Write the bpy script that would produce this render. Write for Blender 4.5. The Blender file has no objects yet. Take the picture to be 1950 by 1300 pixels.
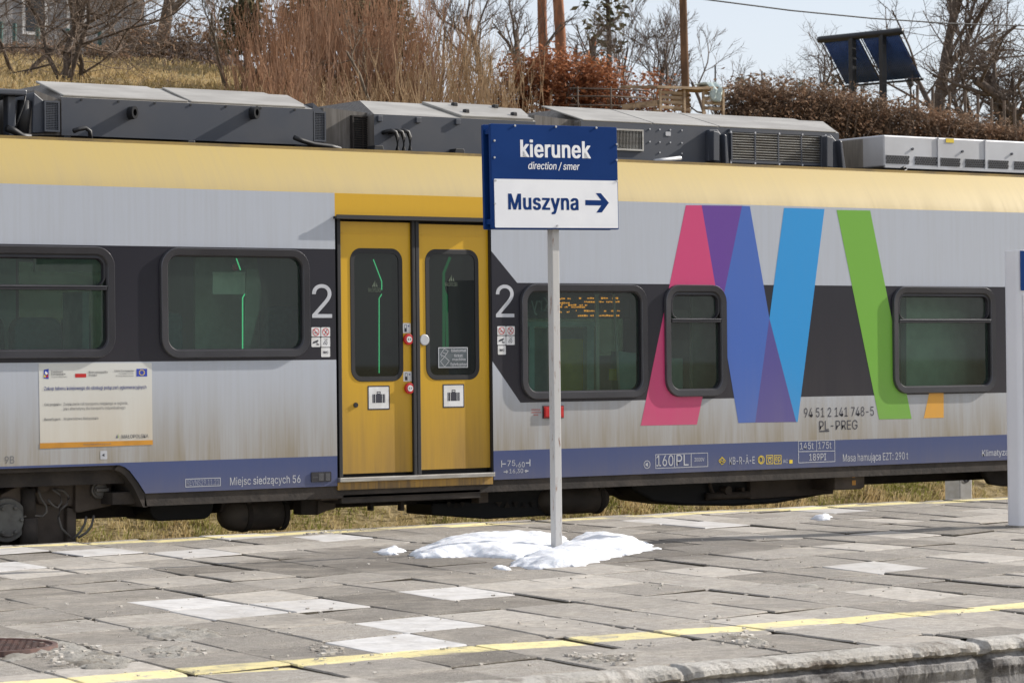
import bpy, bmesh, math, random
from math import radians, sin, cos, tan, atan, pi, sqrt, hypot, exp
from mathutils import Vector, Matrix, noise as mn

scene = bpy.context.scene
COL = scene.collection
random.seed(7)

# ------------------------------------------------------------------ camera, sky, sun, exposure
TH = radians(35.0)                       # the camera looks 35 degrees off the train's normal
FPX = 7927 * tan(TH)                     # focal length in photo pixels (1950 wide)
ROLL = 0.011
PITCH = atan((605 + 7927 * ROLL - 650) / FPX)
CAM = Vector((0, -17.361, 1.13))
_f0 = Vector((sin(TH), cos(TH), 0)); _r0 = Vector((cos(TH), -sin(TH), 0)); _z = Vector((0, 0, 1))
FW = _f0 * cos(PITCH) + _z * sin(PITCH)
_u = _z * cos(PITCH) - _f0 * sin(PITCH)
_a = atan(ROLL)
RT = _r0 * cos(_a) - _u * sin(_a)
UP = _u * cos(_a) + _r0 * sin(_a)
cd = bpy.data.cameras.new('camera'); cam = bpy.data.objects.new('camera', cd); COL.objects.link(cam)
cam.matrix_world = Matrix(((RT.x, UP.x, -FW.x, CAM.x), (RT.y, UP.y, -FW.y, CAM.y), (RT.z, UP.z, -FW.z, CAM.z), (0, 0, 0, 1)))
cd.sensor_width = 36; cd.lens = FPX / 1950 * 36; cd.clip_start = 0.1; cd.clip_end = 8000
cd.dof.use_dof = True; cd.dof.focus_distance = 17.5; cd.dof.aperture_fstop = 11
scene.camera = cam

SUN_AZ, SUN_EL = radians(9), radians(28)
SD = Vector((cos(SUN_AZ) * cos(SUN_EL), -sin(SUN_AZ) * cos(SUN_EL), sin(SUN_EL)))   # towards the sun
w = bpy.data.worlds.new('World'); scene.world = w; w.use_nodes = True
wn = w.node_tree; bg = wn.nodes['Background']
sky = wn.nodes.new('ShaderNodeTexSky'); sky.sky_type = 'NISHITA'; sky.sun_disc = False
sky.sun_elevation = SUN_EL; sky.sun_rotation = math.atan2(SD.x, SD.y)
sky.air_density = 1.0; sky.dust_density = 1.2; sky.ozone_density = 1.3
# thin high cloud that whitens the sky
tc_ = wn.nodes.new('ShaderNodeTexCoord'); mp_ = wn.nodes.new('ShaderNodeMapping'); mp_.inputs['Scale'].default_value = (1, 1, 3.5); wn.links.new(tc_.outputs['Generated'], mp_.inputs[0])
cn_ = wn.nodes.new('ShaderNodeTexNoise'); cn_.inputs['Scale'].default_value = 2.2; cn_.inputs['Detail'].default_value = 6; wn.links.new(mp_.outputs[0], cn_.inputs[0])
mr_ = wn.nodes.new('ShaderNodeMapRange'); mr_.inputs[1].default_value = .3; mr_.inputs[2].default_value = .7; mr_.inputs[3].default_value = .60; mr_.inputs[4].default_value = .92; wn.links.new(cn_.outputs[0], mr_.inputs[0])
mx_ = wn.nodes.new('ShaderNodeMix'); mx_.data_type = 'RGBA'; wn.links.new(mr_.outputs[0], mx_.inputs[0]); wn.links.new(sky.outputs[0], mx_.inputs[6]); mx_.inputs[7].default_value = (6.2, 6.5, 7.2, 1)
wn.links.new(mx_.outputs[2], bg.inputs[0]); bg.inputs[1].default_value = 0.10
sl = bpy.data.lights.new('sun', 'SUN'); sl.energy = 5.0; sl.angle = radians(0.55); sl.color = (1, .94, .86)
sun = bpy.data.objects.new('sun', sl); COL.objects.link(sun); sun.rotation_euler = SD.to_track_quat('Z', 'Y').to_euler()
vs = scene.view_settings; vs.view_transform = 'Standard'; vs.look = 'None'; vs.exposure = 0.45; vs.gamma = 1; vs.use_curve_mapping = False
try:
    scene.cycles.use_denoising = True; scene.cycles.max_bounces = 8; scene.cycles.transparent_max_bounces = 12
except Exception: pass

# ------------------------------------------------------------------ pixel -> point helpers
def ray(px, py): return FW * FPX + RT * (px - 975) - UP * (py - 650)
def onY(px, py, Y):
    r = ray(px, py); return CAM + r * ((Y - CAM.y) / r.y)
def onZ(px, py, Z=0.0):
    r = ray(px, py); return CAM + r * ((Z - CAM.z) / r.z)
class Frame:                              # a flat face in the world: right, up and outward axes
    def __init__(s, O, U=(1, 0, 0), V=(0, 0, 1)):
        s.O = Vector(O); s.U = Vector(U).normalized(); s.V = Vector(V).normalized(); s.N = s.U.cross(s.V)
    def px(s, x, y):
        r = ray(x, y); t = (s.O - CAM).dot(s.N) / r.dot(s.N); p = CAM + r * t - s.O
        return p.dot(s.U), p.dot(s.V)
    def w(s, u, v, n=0.0): return s.O + s.U * u + s.V * v + s.N * n
    def rect(s, x0, y0, x1, y1):          # pixel box -> u0,v0,u1,v1
        xm, ym = (x0 + x1) / 2, (y0 + y1) / 2
        return s.px(x0, ym)[0], s.px(xm, y1)[1], s.px(x1, ym)[0], s.px(xm, y0)[1]
SIDE = Frame((0, 0, 0))

# ------------------------------------------------------------------ materials
def srgb(r, g, b):
    f = lambda c: (c / 255 / 12.92) if c / 255 <= .04045 else ((c / 255 + .055) / 1.055) ** 2.4
    return (f(r), f(g), f(b))
class N:
    def __init__(s, name):
        s.m = bpy.data.materials.new(name); s.m.use_nodes = True; s.t = s.m.node_tree
        s.b = s.t.nodes['Principled BSDF']; s.out = s.t.nodes['Material Output']
    def n(s, kind, **kw):
        x = s.t.nodes.new('ShaderNode' + kind)
        for k, v in kw.items():
            if k in x.inputs.keys(): x.inputs[k].default_value = v
            else: setattr(x, k, v)
        return x
    def l(s, a, b): s.t.links.new(a, b)
    def coords(s, scale=(1, 1, 1), what='Object'):
        tc = s.n('TexCoord'); mp = s.n('Mapping'); mp.inputs['Scale'].default_value = scale
        s.l(tc.outputs[what], mp.inputs['Vector']); return mp.outputs[0]
    def noise(s, vec, scale, detail=4, rough=.55):
        x = s.n('TexNoise'); x.inputs['Scale'].default_value = scale; x.inputs['Detail'].default_value = detail; x.inputs['Roughness'].default_value = rough
        s.l(vec, x.inputs['Vector']); return x.outputs[0]
    def ramp(s, fac, a, b):               # smooth 0..1 between a and b
        x = s.n('MapRange'); x.interpolation_type = 'SMOOTHSTEP'
        x.inputs[1].default_value = a; x.inputs[2].default_value = b; s.l(fac, x.inputs[0]); return x.outputs[0]
    def mix(s, fac, a, b):
        x = s.n('Mix'); x.data_type = 'RGBA'
        for i, v in ((0, fac), (6, a), (7, b)):
            if hasattr(v, 'is_linked'): s.l(v, x.inputs[i])
            else: x.inputs[i].default_value = v if i == 0 else (*v[:3], 1)
        return x.outputs[2]
    def math(s, op, a, b=0.0):
        x = s.n('Math'); x.operation = op
        for i, v in ((0, a), (1, b)):
            if hasattr(v, 'is_linked'): s.l(v, x.inputs[i])
            else: x.inputs[i].default_value = v
        return x.outputs[0]
    def bump(s, h, strength=.3, dist=.01):
        x = s.n('Bump'); x.inputs['Strength'].default_value = strength; x.inputs['Distance'].default_value = dist
        s.l(h, x.inputs['Height']); s.l(x.outputs[0], s.b.inputs['Normal'])
def mat(name, c, rough=.5, metal=0, c2=None, scale=6, stretch=(1, 1, 1), bump=0, bscale=None, lo=.35, hi=.65, spec=.5, coat=0, emit=0):
    q = N(name); b = q.b
    b.inputs['Roughness'].default_value = rough; b.inputs['Metallic'].default_value = metal
    b.inputs['Specular IOR Level'].default_value = spec; b.inputs['Coat Weight'].default_value = coat
    if c2 is None: c2 = tuple(x * .8 for x in c)
    v = q.coords(stretch); n1 = q.noise(v, scale)
    col = q.mix(q.ramp(n1, lo, hi), c, c2); q.l(col, b.inputs['Base Color'])
    if emit: q.l(col, b.inputs['Emission Color']); b.inputs['Emission Strength'].default_value = emit
    if bump: q.bump(q.noise(v, bscale or scale * 6, 3), bump)
    return q.m
M = {}
def dirty_paint(name, c, dirt, z0, z1, amount, rough=.32, base_amt=.0, spec=.5, rust=None):
    """painted sheet metal with rain streaks of grime that get denser towards the running gear"""
    q = N(name); b = q.b; b.inputs['Roughness'].default_value = rough; b.inputs['Specular IOR Level'].default_value = spec
    tc = q.n('NewGeometry'); sp = q.n('SeparateXYZ'); q.l(tc.outputs['Position'], sp.inputs[0])
    streak = q.noise(q.coords((5, 1, .5)), 1.0, 5, .6)
    fine = q.noise(q.coords((40, 1, 1.6)), 1.0, 4, .6)
    blotch = q.noise(q.coords((1.3, 1, 1.3)), 1.0, 5, .6)
    zf = q.ramp(sp.outputs[2], z1, z0)
    s1 = q.ramp(streak, .3, .75); s2 = q.ramp(fine, .35, .7)
    f = q.math('MULTIPLY', zf, q.math('ADD', q.math('ADD', q.math('MULTIPLY', s1, .55), q.math('MULTIPLY', s2, .12)), .55))
    f = q.math('MULTIPLY', q.math('ADD', f, q.math('MULTIPLY', q.math('MULTIPLY', blotch, s2), base_amt)), amount)
    f = q.math('MINIMUM', f, 1.0)
    col = q.mix(f, c, dirt)
    col = q.mix(q.math('MULTIPLY', q.ramp(q.noise(q.coords((60, 60, 60)), 1.0, 2), .66, .78), .25), col, dirt)
    q.l(col, b.inputs['Base Color'])
    q.l(q.math('ADD', q.math('MULTIPLY', f, .35), rough), b.inputs['Roughness'])
    q.bump(q.noise(q.coords((.8, 1, 1.2)), 1.0, 2), .12, .004)
    return q.m

M['grey'] = dirty_paint('grey_paint', (.435, .462, .51), (.255, .22, .165), .36, 1.2, .95, base_amt=.18)
M['band'] = dirty_paint('dark_band_paint', (.015, .0145, .022), (.10, .08, .07), .6, 1.7, .16, rough=.32, base_amt=.10, spec=.35)
M['blue'] = dirty_paint('blue_skirt_paint', (.052, .072, .178), (.15, .13, .115), .2, .5, .35, base_amt=.22)
M['cant'] = dirty_paint('yellow_cantrail_paint', (.41, .30, .088), (.29, .235, .14), 2.2, 2.7, .4, rough=.5, base_amt=.5)
M['door'] = dirty_paint('yellow_door_paint', (.63, .36, .012), (.25, .145, .03), .30, 1.3, .8, base_amt=.08)
M['sillp'] = dirty_paint('worn_yellow_sill_paint', (.60, .33, .02), (.15, .10, .05), .2, .6, .9, base_amt=.4)
for k, c in dict(pink=(.56, .045, .16), violet=(.115, .035, .27), sblue=(.045, .12, .43), indigo=(.075, .06, .26), cyan=(.012, .27, .62), green=(.155, .39, .035), amber=(.72, .35, .03)).items():
    M[k] = dirty_paint(k + '_livery_paint', c, (.28, .23, .18), .3, 1.3, .22, base_amt=.1)
M['frame'] = mat('dark_window_frame', (.013, .012, .016), .40, 0, (.022, .021, .026), 3)
M['bead'] = mat('bevel_highlight_metal', (.10, .10, .11), .35, .5)  # lighter metal puts the highlight on frame bevels; also on the hopper bar
M['rubber'] = mat('black_rubber', (.012, .012, .014), .55)
M['alu'] = mat('brushed_aluminium', (.48, .47, .44), .42, .7, (.34, .32, .29), 5, (1, 8, 8))
M['under'] = mat('underframe_grime', (.022, .018, .016), .85, 0, (.045, .036, .030), 5, bump=.3)
M['underm'] = mat('brown_dusty_metal', (.055, .042, .034), .8, 0, (.095, .075, .06), 4, bump=.2)
M['tank'] = mat('dusty_air_tank', (.045, .036, .030), .7, 0, (.10, .082, .066), 3, (1, 1, 2))
M['roofdark'] = mat('roof_grey_paint', (.042, .050, .068), .45, 0, (.060, .064, .076), 1.5)
M['rooflid'] = mat('pale_roof_lid', (.34, .325, .295), .45, 0, (.25, .235, .21), 2.2, (1, 3, 3))  # paler, warmer grey than the sides of the units
M['roofbrown'] = mat('grimy_roof_end', (.10, .088, .075), .7, 0, (.16, .145, .13), 8, (6, 6, .5))
M['silver'] = mat('silver_unit_paint', (.52, .53, .55), .4, .15, (.44, .44, .45), 2)
M['black'] = mat('matt_black', (.008, .008, .009), .7)
M['white'] = mat('white_vinyl', (.74, .74, .74), .4, 0, (.64, .63, .61), 12)
M['lettergrey'] = mat('pale_grey_vinyl', (.52, .53, .56), .4)
M['dimgrey'] = mat('worn_grey_vinyl', (.30, .32, .39), .5)
M['ink'] = mat('dark_ink', (.03, .03, .045), .5)
M['inkblue'] = mat('blue_ink', (.05, .07, .25), .5)
M['inkgrey'] = mat('grey_ink', (.16, .16, .17), .5)
M['red'] = mat('red_plastic', (.55, .02, .02), .3, 0, (.45, .015, .015))
M['poster'] = dirty_paint('poster_vinyl', (.62, .62, .58), (.46, .37, .25), .35, 1.25, .85, rough=.4)
M['orange'] = mat('orange_vinyl', (.58, .26, .02), .45)
M['eublue'] = mat('flag_blue', (.02, .05, .40), .45)
M['flagyellow'] = mat('flag_yellow', (.75, .55, .03), .45)
M['signblue'] = mat('sign_blue', (.006, .034, .15), .35, 0, (.008, .04, .17), 3, spec=.08)
M['signwhite'] = mat('sign_white', (.84, .85, .87), .35, 0, (.78, .79, .82), 3)
M['post'] = None
def led(name, c, s):
    q = N(name); q.b.inputs['Base Color'].default_value = (*c, 1); q.b.inputs['Emission Color'].default_value = (*c, 1); q.b.inputs['Emission Strength'].default_value = s; return q.m
M['greenled'] = led('green_led_strip', (.12, .8, .35), .6)
M['dimled'] = led('dim_green_led_strip', (.02, .22, .08), .35)
M['amberled'] = led('amber_led_text', (1, .32, .02), .85)
def glass(name, tint, refl=1.0, rough=.02, veil=.13):
    q = N(name); t = q.n('BsdfTransparent'); t.inputs[0].default_value = (*tint, 1)
    g = q.n('BsdfGlossy'); g.inputs['Roughness'].default_value = rough; g.inputs[0].default_value = (refl, refl, refl, 1)
    lw = q.n('Fresnel'); lw.inputs[0].default_value = 1.45
    d = q.n('BsdfDiffuse'); st = q.noise(q.coords((55, 1, 9)), 1.0, 5, .7)
    d.inputs[0].default_value = (.17, .24, .205, 1)  # pale green diffuse veil, mixed in to lighten the panes
    m1 = q.n('MixShader'); q.l(lw.outputs[0], m1.inputs[0]); q.l(t.outputs[0], m1.inputs[1]); q.l(g.outputs[0], m1.inputs[2])
    m2 = q.n('MixShader'); q.l(q.math('MULTIPLY', q.ramp(st, -.5, .8), veil), m2.inputs[0]); q.l(m1.outputs[0], m2.inputs[1]); q.l(d.outputs[0], m2.inputs[2])
    q.l(m2.outputs[0], q.out.inputs[0]); return q.m
M['glass'] = glass('green_tinted_glass', (.50, .70, .61))
M['farglass'] = glass('dim_far_side_glass', (.26, .36, .37), veil=.03)
M['doorglass'] = glass('dark_door_glass', (.10, .11, .12), veil=.05)
M['innerwall'] = mat('interior_panel_grey', (.52, .76, .70), .6)
M['innerolive'] = mat('interior_panel_olive', (.50, .58, .46), .6)
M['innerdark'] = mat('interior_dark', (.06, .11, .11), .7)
M['seat'] = mat('seat_fabric', (.03, .11, .13), .9, 0, (.04, .14, .16), 30)
M['paper'] = mat('paper_notice', (.80, .84, .72), .7)
M['yellowbin'] = mat('yellow_panel', (.55, .50, .02), .6)

# ------------------------------------------------------------------ mesh builder
OFF = {}
def props(o, label=None, cat=None, group=None, kind=None):
    for k, v in (('label', label), ('category', cat), ('group', group), ('kind', kind)):
        if v: o[k] = v
    return o
def thing(name, label, cat, loc, group=None):
    o = bpy.data.objects.new(name, None); COL.objects.link(o); o.location = loc; o.empty_display_size = .2
    OFF[o.name] = Vector(loc); return props(o, label, cat, group)
class MB:
    def __init__(s): s.v = []; s.f = []; s.mi = []; s.st = []
    def add(s, vs, fs, mi=0):
        k = len(s.v); s.st.append((k, len(s.f))); s.v += [tuple(p) for p in vs]; s.f += [tuple(i + k for i in f) for f in fs]; s.mi += [mi] * len(fs); return s
    def box(s, x0, x1, y0, y1, z0, z1, mi=0):
        return s.add([(x0, y0, z0), (x1, y0, z0), (x1, y1, z0), (x0, y1, z0), (x0, y0, z1), (x1, y0, z1), (x1, y1, z1), (x0, y1, z1)],
                     [(0, 3, 2, 1), (4, 5, 6, 7), (0, 1, 5, 4), (1, 2, 6, 5), (2, 3, 7, 6), (3, 0, 4, 7)], mi)
    def hull8(s, a, b, mi=0):             # two quads (4 points each) joined into a solid
        return s.add(list(a) + list(b), [(0, 1, 2, 3), (7, 6, 5, 4), (0, 4, 5, 1), (1, 5, 6, 2), (2, 6, 7, 3), (3, 7, 4, 0)], mi)
    def prism(s, fr, poly, n0, n1, mi=0):  # polygon in a frame, thickness from n0 (back) to n1 (front)
        k = len(poly); a = [fr.w(u, v, n1) for u, v in poly]; b = [fr.w(u, v, n0) for u, v in poly]
        return s.add(a + b, [tuple(range(k)), tuple(range(2 * k - 1, k - 1, -1))] + [(i, k + i, k + (i + 1) % k, (i + 1) % k) for i in range(k)], mi)
    def pieces(s, name, mats, parent, join=1, **kw):   # one object per added piece (or per run of `join` pieces)
        out = []; starts = s.st[::join] + [(len(s.v), len(s.f))]
        for (v0, f0), (v1, f1) in zip(starts, starts[1:]):
            m = MB(); m.v = s.v[v0:v1]; m.f = [tuple(i - v0 for i in f) for f in s.f[f0:f1]]; m.mi = s.mi[f0:f1]; out.append(m.build(name, mats, parent, **kw))
        return out
    def flat(s, fr, poly, n, mi=0): return s.add([fr.w(u, v, n) for u, v in poly], [tuple(range(len(poly)))], mi)
    def loops(s, L, mi=0, cap=False, close=True):
        k = len(L[0]); vs = [p for q in L for p in q]; fs = []
        for j in range(len(L) - 1):
            for i in range(k if close else k - 1):
                fs.append((j * k + i, j * k + (i + 1) % k, (j + 1) * k + (i + 1) % k, (j + 1) * k + i))
        if cap: fs += [tuple(range(k - 1, -1, -1)), tuple(range((len(L) - 1) * k, len(L) * k))]
        return s.add(vs, fs, mi)
    def tube(s, pts, rad, sides=8, mi=0, cap=True):
        pts = [Vector(p) for p in pts]
        if not hasattr(rad, '__len__'): rad = [rad] * len(pts)
        L = []
        ref = None
        for i, p in enumerate(pts):
            d = (pts[min(i + 1, len(pts) - 1)] - pts[max(i - 1, 0)]).normalized()
            if ref is None: ref = Vector((0, 0, 1)) if abs(d.z) < .9 else Vector((1, 0, 0))
            a = d.cross(ref).normalized(); b = d.cross(a)
            L.append([p + (a * cos(2 * pi * j / sides) + b * sin(2 * pi * j / sides)) * rad[i] for j in range(sides)])
        return s.loops(L, mi, cap)
    def disc(s, fr, u, v, r, n0, n1, mi=0, k=20): return s.prism(fr, [(u + r * cos(2 * pi * i / k), v + r * sin(2 * pi * i / k)) for i in range(k)], n0, n1, mi)
    def ring(s, fr, u, v, r0, r1, n, mi=0, k=20):
        return s.loops([[fr.w(u + r * cos(2 * pi * i / k), v + r * sin(2 * pi * i / k), n) for i in range(k)] for r in (r1, r0)], mi)
    def outline(s, fr, u0, v0, u1, v1, t, n, mi=0):
        for a in ((u0, v0, u1, v0 + t), (u0, v1 - t, u1, v1), (u0, v0 + t, u0 + t, v1 - t), (u1 - t, v0 + t, u1, v1 - t)):
            s.flat(fr, [(a[0], a[1]), (a[2], a[1]), (a[2], a[3]), (a[0], a[3])], n, mi)
        return s
    def build(s, name, mats, parent=None, smooth=False, bevel=0, angle=35, loc=None):
        if not isinstance(mats, (list, tuple)): mats = [mats]
        me = bpy.data.meshes.new(name); o = bpy.data.objects.new(name, me); COL.objects.link(o)
        off = OFF[parent.name] if parent else Vector(loc or (0, 0, 0))
        OFF[o.name] = off
        if off.length: me.from_pydata([(x - off.x, y - off.y, z - off.z) for x, y, z in s.v], [], s.f)
        else: me.from_pydata(s.v, [], s.f)
        for m in mats: me.materials.append(m)
        me.polygons.foreach_set('material_index', s.mi)
        if parent: o.parent = parent
        elif off.length: o.location = off
        if smooth: me.polygons.foreach_set('use_smooth', [True] * len(me.polygons))
        if bevel:
            bm = o.modifiers.new('bevel', 'BEVEL'); bm.width = bevel; bm.segments = 2; bm.limit_method = 'ANGLE'; bm.angle_limit = radians(angle)
        me.update(); return o
def rr(u0, v0, u1, v1, r, k=6):            # rounded rectangle, counter-clockwise
    P = []
    for cx, cy, a in ((u1 - r, v1 - r, 0), (u0 + r, v1 - r, 90), (u0 + r, v0 + r, 180), (u1 - r, v0 + r, 270)):
        for i in range(k + 1):
            t = radians(a + 90 * i / k); P.append((cx + r * cos(t), cy + r * sin(t)))
    return P
def R4(u0, v0, u1, v1): return [(u0, v0), (u1, v0), (u1, v1), (u0, v1)]

# clip helpers for convex polygons (livery against window openings)
def clip(poly, ax, c, keep_less):
    out = []
    for i in range(len(poly)):
        p, q = poly[i], poly[(i + 1) % len(poly)]
        ip = (p[ax] <= c) == keep_less; iq = (q[ax] <= c) == keep_less
        if ip: out.append(p)
        if ip != iq and abs(q[ax] - p[ax]) > 1e-12:
            t = (c - p[ax]) / (q[ax] - p[ax]); out.append((p[0] + (q[0] - p[0]) * t, p[1] + (q[1] - p[1]) * t))
    return out
def minus(poly, R):
    u0, v0, u1, v1 = R; res = []; rest = poly
    for ax, c, less in ((0, u0, True), (0, u1, False), (1, v0, True), (1, v1, False)):
        if len(rest) < 3: break
        a = clip(rest, ax, c, less)
        if len(a) >= 3: res.append(a)
        rest = clip(rest, ax, c, not less)
    return res
def minus_all(poly, holes):
    L = [poly]
    for h in holes: L = [q for p in L for q in minus(p, h)]
    return L

# text as flat lettering, fitted into a pixel box on a frame
FONT = None
try:
    import os
    FONT = bpy.data.fonts.load(os.path.join(bpy.utils.system_resource('DATAFILES', path='fonts'), 'Inter.woff2'))
except Exception: FONT = None
def text_mesh(s, bold=0.0, space=1.0):
    cu = bpy.data.curves.new('lettering', 'FONT'); cu.body = s; cu.resolution_u = 3; cu.offset = bold; cu.space_character = space
    if FONT: cu.font = FONT
    ob = bpy.data.objects.new('lettering', cu); COL.objects.link(ob)
    dg = bpy.context.evaluated_depsgraph_get(); dg.update()
    me = bpy.data.meshes.new_from_object(ob.evaluated_get(dg))
    v = [x.co.copy() for x in me.vertices]; f = [tuple(p.vertices) for p in me.polygons]
    bpy.data.objects.remove(ob); bpy.data.curves.remove(cu); bpy.data.meshes.remove(me)
    return v, f
def put_text(mb, fr, s, box, n, mi=0, bold=0.0, slant=0.0, mirror=False, uv=None, rot=0.0):
    v, f = text_mesh(s, 0, 1.06 if bold > .02 else 1.0)
    if slant: v = [Vector((p.x + p.y * slant, p.y, 0)) for p in v]
    x0, x1 = min(p.x for p in v), max(p.x for p in v); y0, y1 = min(p.y for p in v), max(p.y for p in v)
    U0, V0, U1, V1 = uv if uv else fr.rect(*box)
    out = []
    for p in v:
        a = (p.x - x0) / (x1 - x0); b = (p.y - y0) / (y1 - y0 or 1)
        if mirror: a = 1 - a
        out.append((U0 + (U1 - U0) * a, V0 + (V1 - V0) * b))
    e = bold * (U1 - U0) / (x1 - x0)
    sh = ((0, 0),) if not bold else ((-e, -e * .3), (e, e * .3), (-e, e * .3), (e, -e * .3), (0, 0))
    for i, (du, dv_) in enumerate(sh): mb.add([fr.w(u + du, w_ + dv_, n + .00007 * i) for u, w_ in out], f, mi)
    return mb
def lettering(fr, s, box, m, parent, n=.0012, name='lettering', **kw):
    return put_text(MB(), fr, s, box, n, 0, **kw).build(name, m, parent)

# ------------------------------------------------------------------ ground, one sheet with the cutting and the hill
def smooth(a, b, x):
    t = max(0, min(1, (x - a) / (b - a))); return t * t * (3 - 2 * t)
def terrain(x, y):
    if y < 3.0: return -1.0
    z = -1.0 + smooth(3.2, 4.6, y) * .50
    z += max(0, min(y, 12.5) - 4.5) * .535
    z += max(0, min(y, 16.0) - 12.5) * .125
    side = x - .70 * (y + 17.36)                      # west of this line the hill keeps rising
    left = smooth(3.5, -4.5, side)
    z += left * (max(0, min(y, 28) - 13.0) * .145)
    z += (mn.noise(Vector((x * .35, y * .35, 0))) * .16 + mn.noise(Vector((x * 1.3, y * 1.3, 3))) * .05) * smooth(3.2, 5, y)
    far = smooth(60, 220, hypot(x - 25, y))
    return z * (1 - far) - 1.0 * far
def axis(lo, hi, step, lim=4000):
    c = []; x = lo
    while x <= hi: c.append(x); x += step
    s = step; x = hi
    while x < lim: s *= 1.35; x += s; c.append(x)
    s = step; x = lo; a = []
    while x > -lim: s *= 1.35; x -= s; a.append(x)
    return a[::-1] + c
xs = axis(2, 46, .55); ys = axis(2.4, 34, .4)
mb = MB(); nx = len(xs)
mb.add([(x, y, terrain(x, y)) for y in ys for x in xs], [(j * nx + i, j * nx + i + 1, (j + 1) * nx + i + 1, (j + 1) * nx + i) for j in range(len(ys) - 1) for i in range(nx - 1)])
q = N('dry_grass_ground'); v = q.coords()
c = q.mix(q.ramp(q.noise(v, .7, 5), .35, .65), (.27, .20, .095), (.19, .145, .06))
c = q.mix(q.ramp(q.noise(v, 9, 6, .7), .42, .62), c, (.34, .27, .15))
c = q.mix(q.math('MULTIPLY', q.ramp(q.noise(v, 2.2, 5), .55, .7), .7), c, (.055, .04, .026))
q.l(c, q.b.inputs['Base Color']); q.b.inputs['Roughness'].default_value = .95; q.b.inputs['Specular IOR Level'].default_value = .1
q.bump(q.noise(v, 14, 6, .75), .9, .06)
M['ground'] = q.m
props(mb.build('ground', M['ground'], smooth=True), kind='structure')

# ------------------------------------------------------------------ platform
PY0, PY1 = -8.92, -.15                    # near and far edge
def concrete(name, a, b, stain, edge=False):
    q = N(name); v = q.coords(); q.b.inputs['Roughness'].default_value = .9; q.b.inputs['Specular IOR Level'].default_value = .2
    c = q.mix(q.ramp(q.noise(v, 5, 6, .65), .35, .65), a, b)
    c = q.mix(q.ramp(q.noise(q.coords((1.6, 1, 3)), 2.0, 6, .7), .52, .68), c, stain)
    c = q.mix(q.math('MULTIPLY', q.ramp(q.noise(q.coords((5, 2, .8)), 1.0, 7, .75), .50, .62), .7), c, stain)
    c = q.mix(q.math('MULTIPLY', q.ramp(q.noise(v, 90, 3, .6), .55, .7), .6), c, tuple(x * .5 for x in a))
    q.l(c, q.b.inputs['Base Color']); q.bump(q.noise(v, 26, 8, .8), 1.0, .04); return q.m
M['edgewall'] = concrete('weathered_edge_concrete', (.58, .56, .535), (.36, .35, .35), (.12, .11, .105))
M['coping'] = concrete('worn_coping_concrete', (.74, .71, .66), (.58, .55, .50), (.24, .20, .165))
M['bed'] = mat('joint_dirt_and_shade', (.050, .042, .033), 1, 0, (.11, .095, .072), 5, bump=.6, spec=.1)  # joint dirt, darkened further to draw shadow lines between the slabs
mb = MB().box(-30, 90, PY0 + .16, PY1 - .02, -1.0, -.035)
plat = props(mb.build('platform', M['bed']), kind='structure')
# paving
E1 = Vector((.465, .085, 0)); E2 = Vector((-.085, -.60, 0))
q = N('paving_slabs'); v = q.coords()
at = q.n('VertexColor'); at.layer_name = 'slab'
sp = q.n('SeparateColor'); q.l(at.outputs[0], sp.inputs[0])
tone = sp.outputs[0]; rough_ = sp.outputs[1]
c = q.mix(tone, (.165, .15, .13), (.50, .468, .425))
n_big = q.noise(v, 3.5, 6, .65)
c = q.mix(q.math('MULTIPLY', q.ramp(n_big, .40, .68), .5), c, (.52, .47, .40))
c = q.mix(q.math('MULTIPLY', q.ramp(q.noise(v, 16, 8, .8), .38, .60), .34), c, (.13, .112, .09))
c = q.mix(q.math('MULTIPLY', q.ramp(q.noise(v, 31, 7, .8), .54, .70), .40), c, (.60, .55, .48))
grit = q.ramp(q.noise(v, 160, 4, .7), .42, .68)
c = q.mix(q.math('MULTIPLY', grit, q.math('MULTIPLY', rough_, .75)), c, (.06, .052, .045))
peb = q.n('TexVoronoi'); peb.inputs['Scale'].default_value = 75; q.l(v, peb.inputs['Vector'])
c = q.mix(q.math('MULTIPLY', q.ramp(peb.outputs['Distance'], .28, .12), q.math('MULTIPLY', rough_, .45)), c, (.46, .43, .39))
c = q.mix(q.math('MULTIPLY', q.ramp(q.noise(v, 1.1, 6, .65), .54, .70), .36), c, (.15, .13, .105))
new = sp.outputs[2]                                   # replaced, pale new slabs
c = q.mix(new, c, q.mix(q.ramp(q.noise(v, 7, 5), .35, .7), (.56, .55, .54), (.44, .425, .41)))
xyz = q.n('SeparateXYZ'); q.l(v, xyz.inputs[0])
wob = q.math('MULTIPLY', q.math('SUBTRACT', q.noise(v, 14, 4), .5), .045)
yy = q.math('ADD', xyz.outputs[1], wob)
def stripe(y0, y1):
    a = q.ramp(yy, y0 - .006, y0 + .006); b2 = q.ramp(yy, y1 + .006, y1 - .006); return q.math('MULTIPLY', a, b2)
LN0, LN1, LF0, LF1 = -7.89, -7.66, -.48, -.27
wear = q.ramp(q.noise(v, 11, 7, .75), .66, .52)
wear2 = q.ramp(q.noise(v, 1.7, 3, .5), .70, .56)
line = q.math('MULTIPLY', q.math('MAXIMUM', stripe(LN0, LN1), stripe(LF0, LF1)), q.math('MULTIPLY', wear, wear2))
c = q.mix(line, c, (.72, .63, .33))
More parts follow.
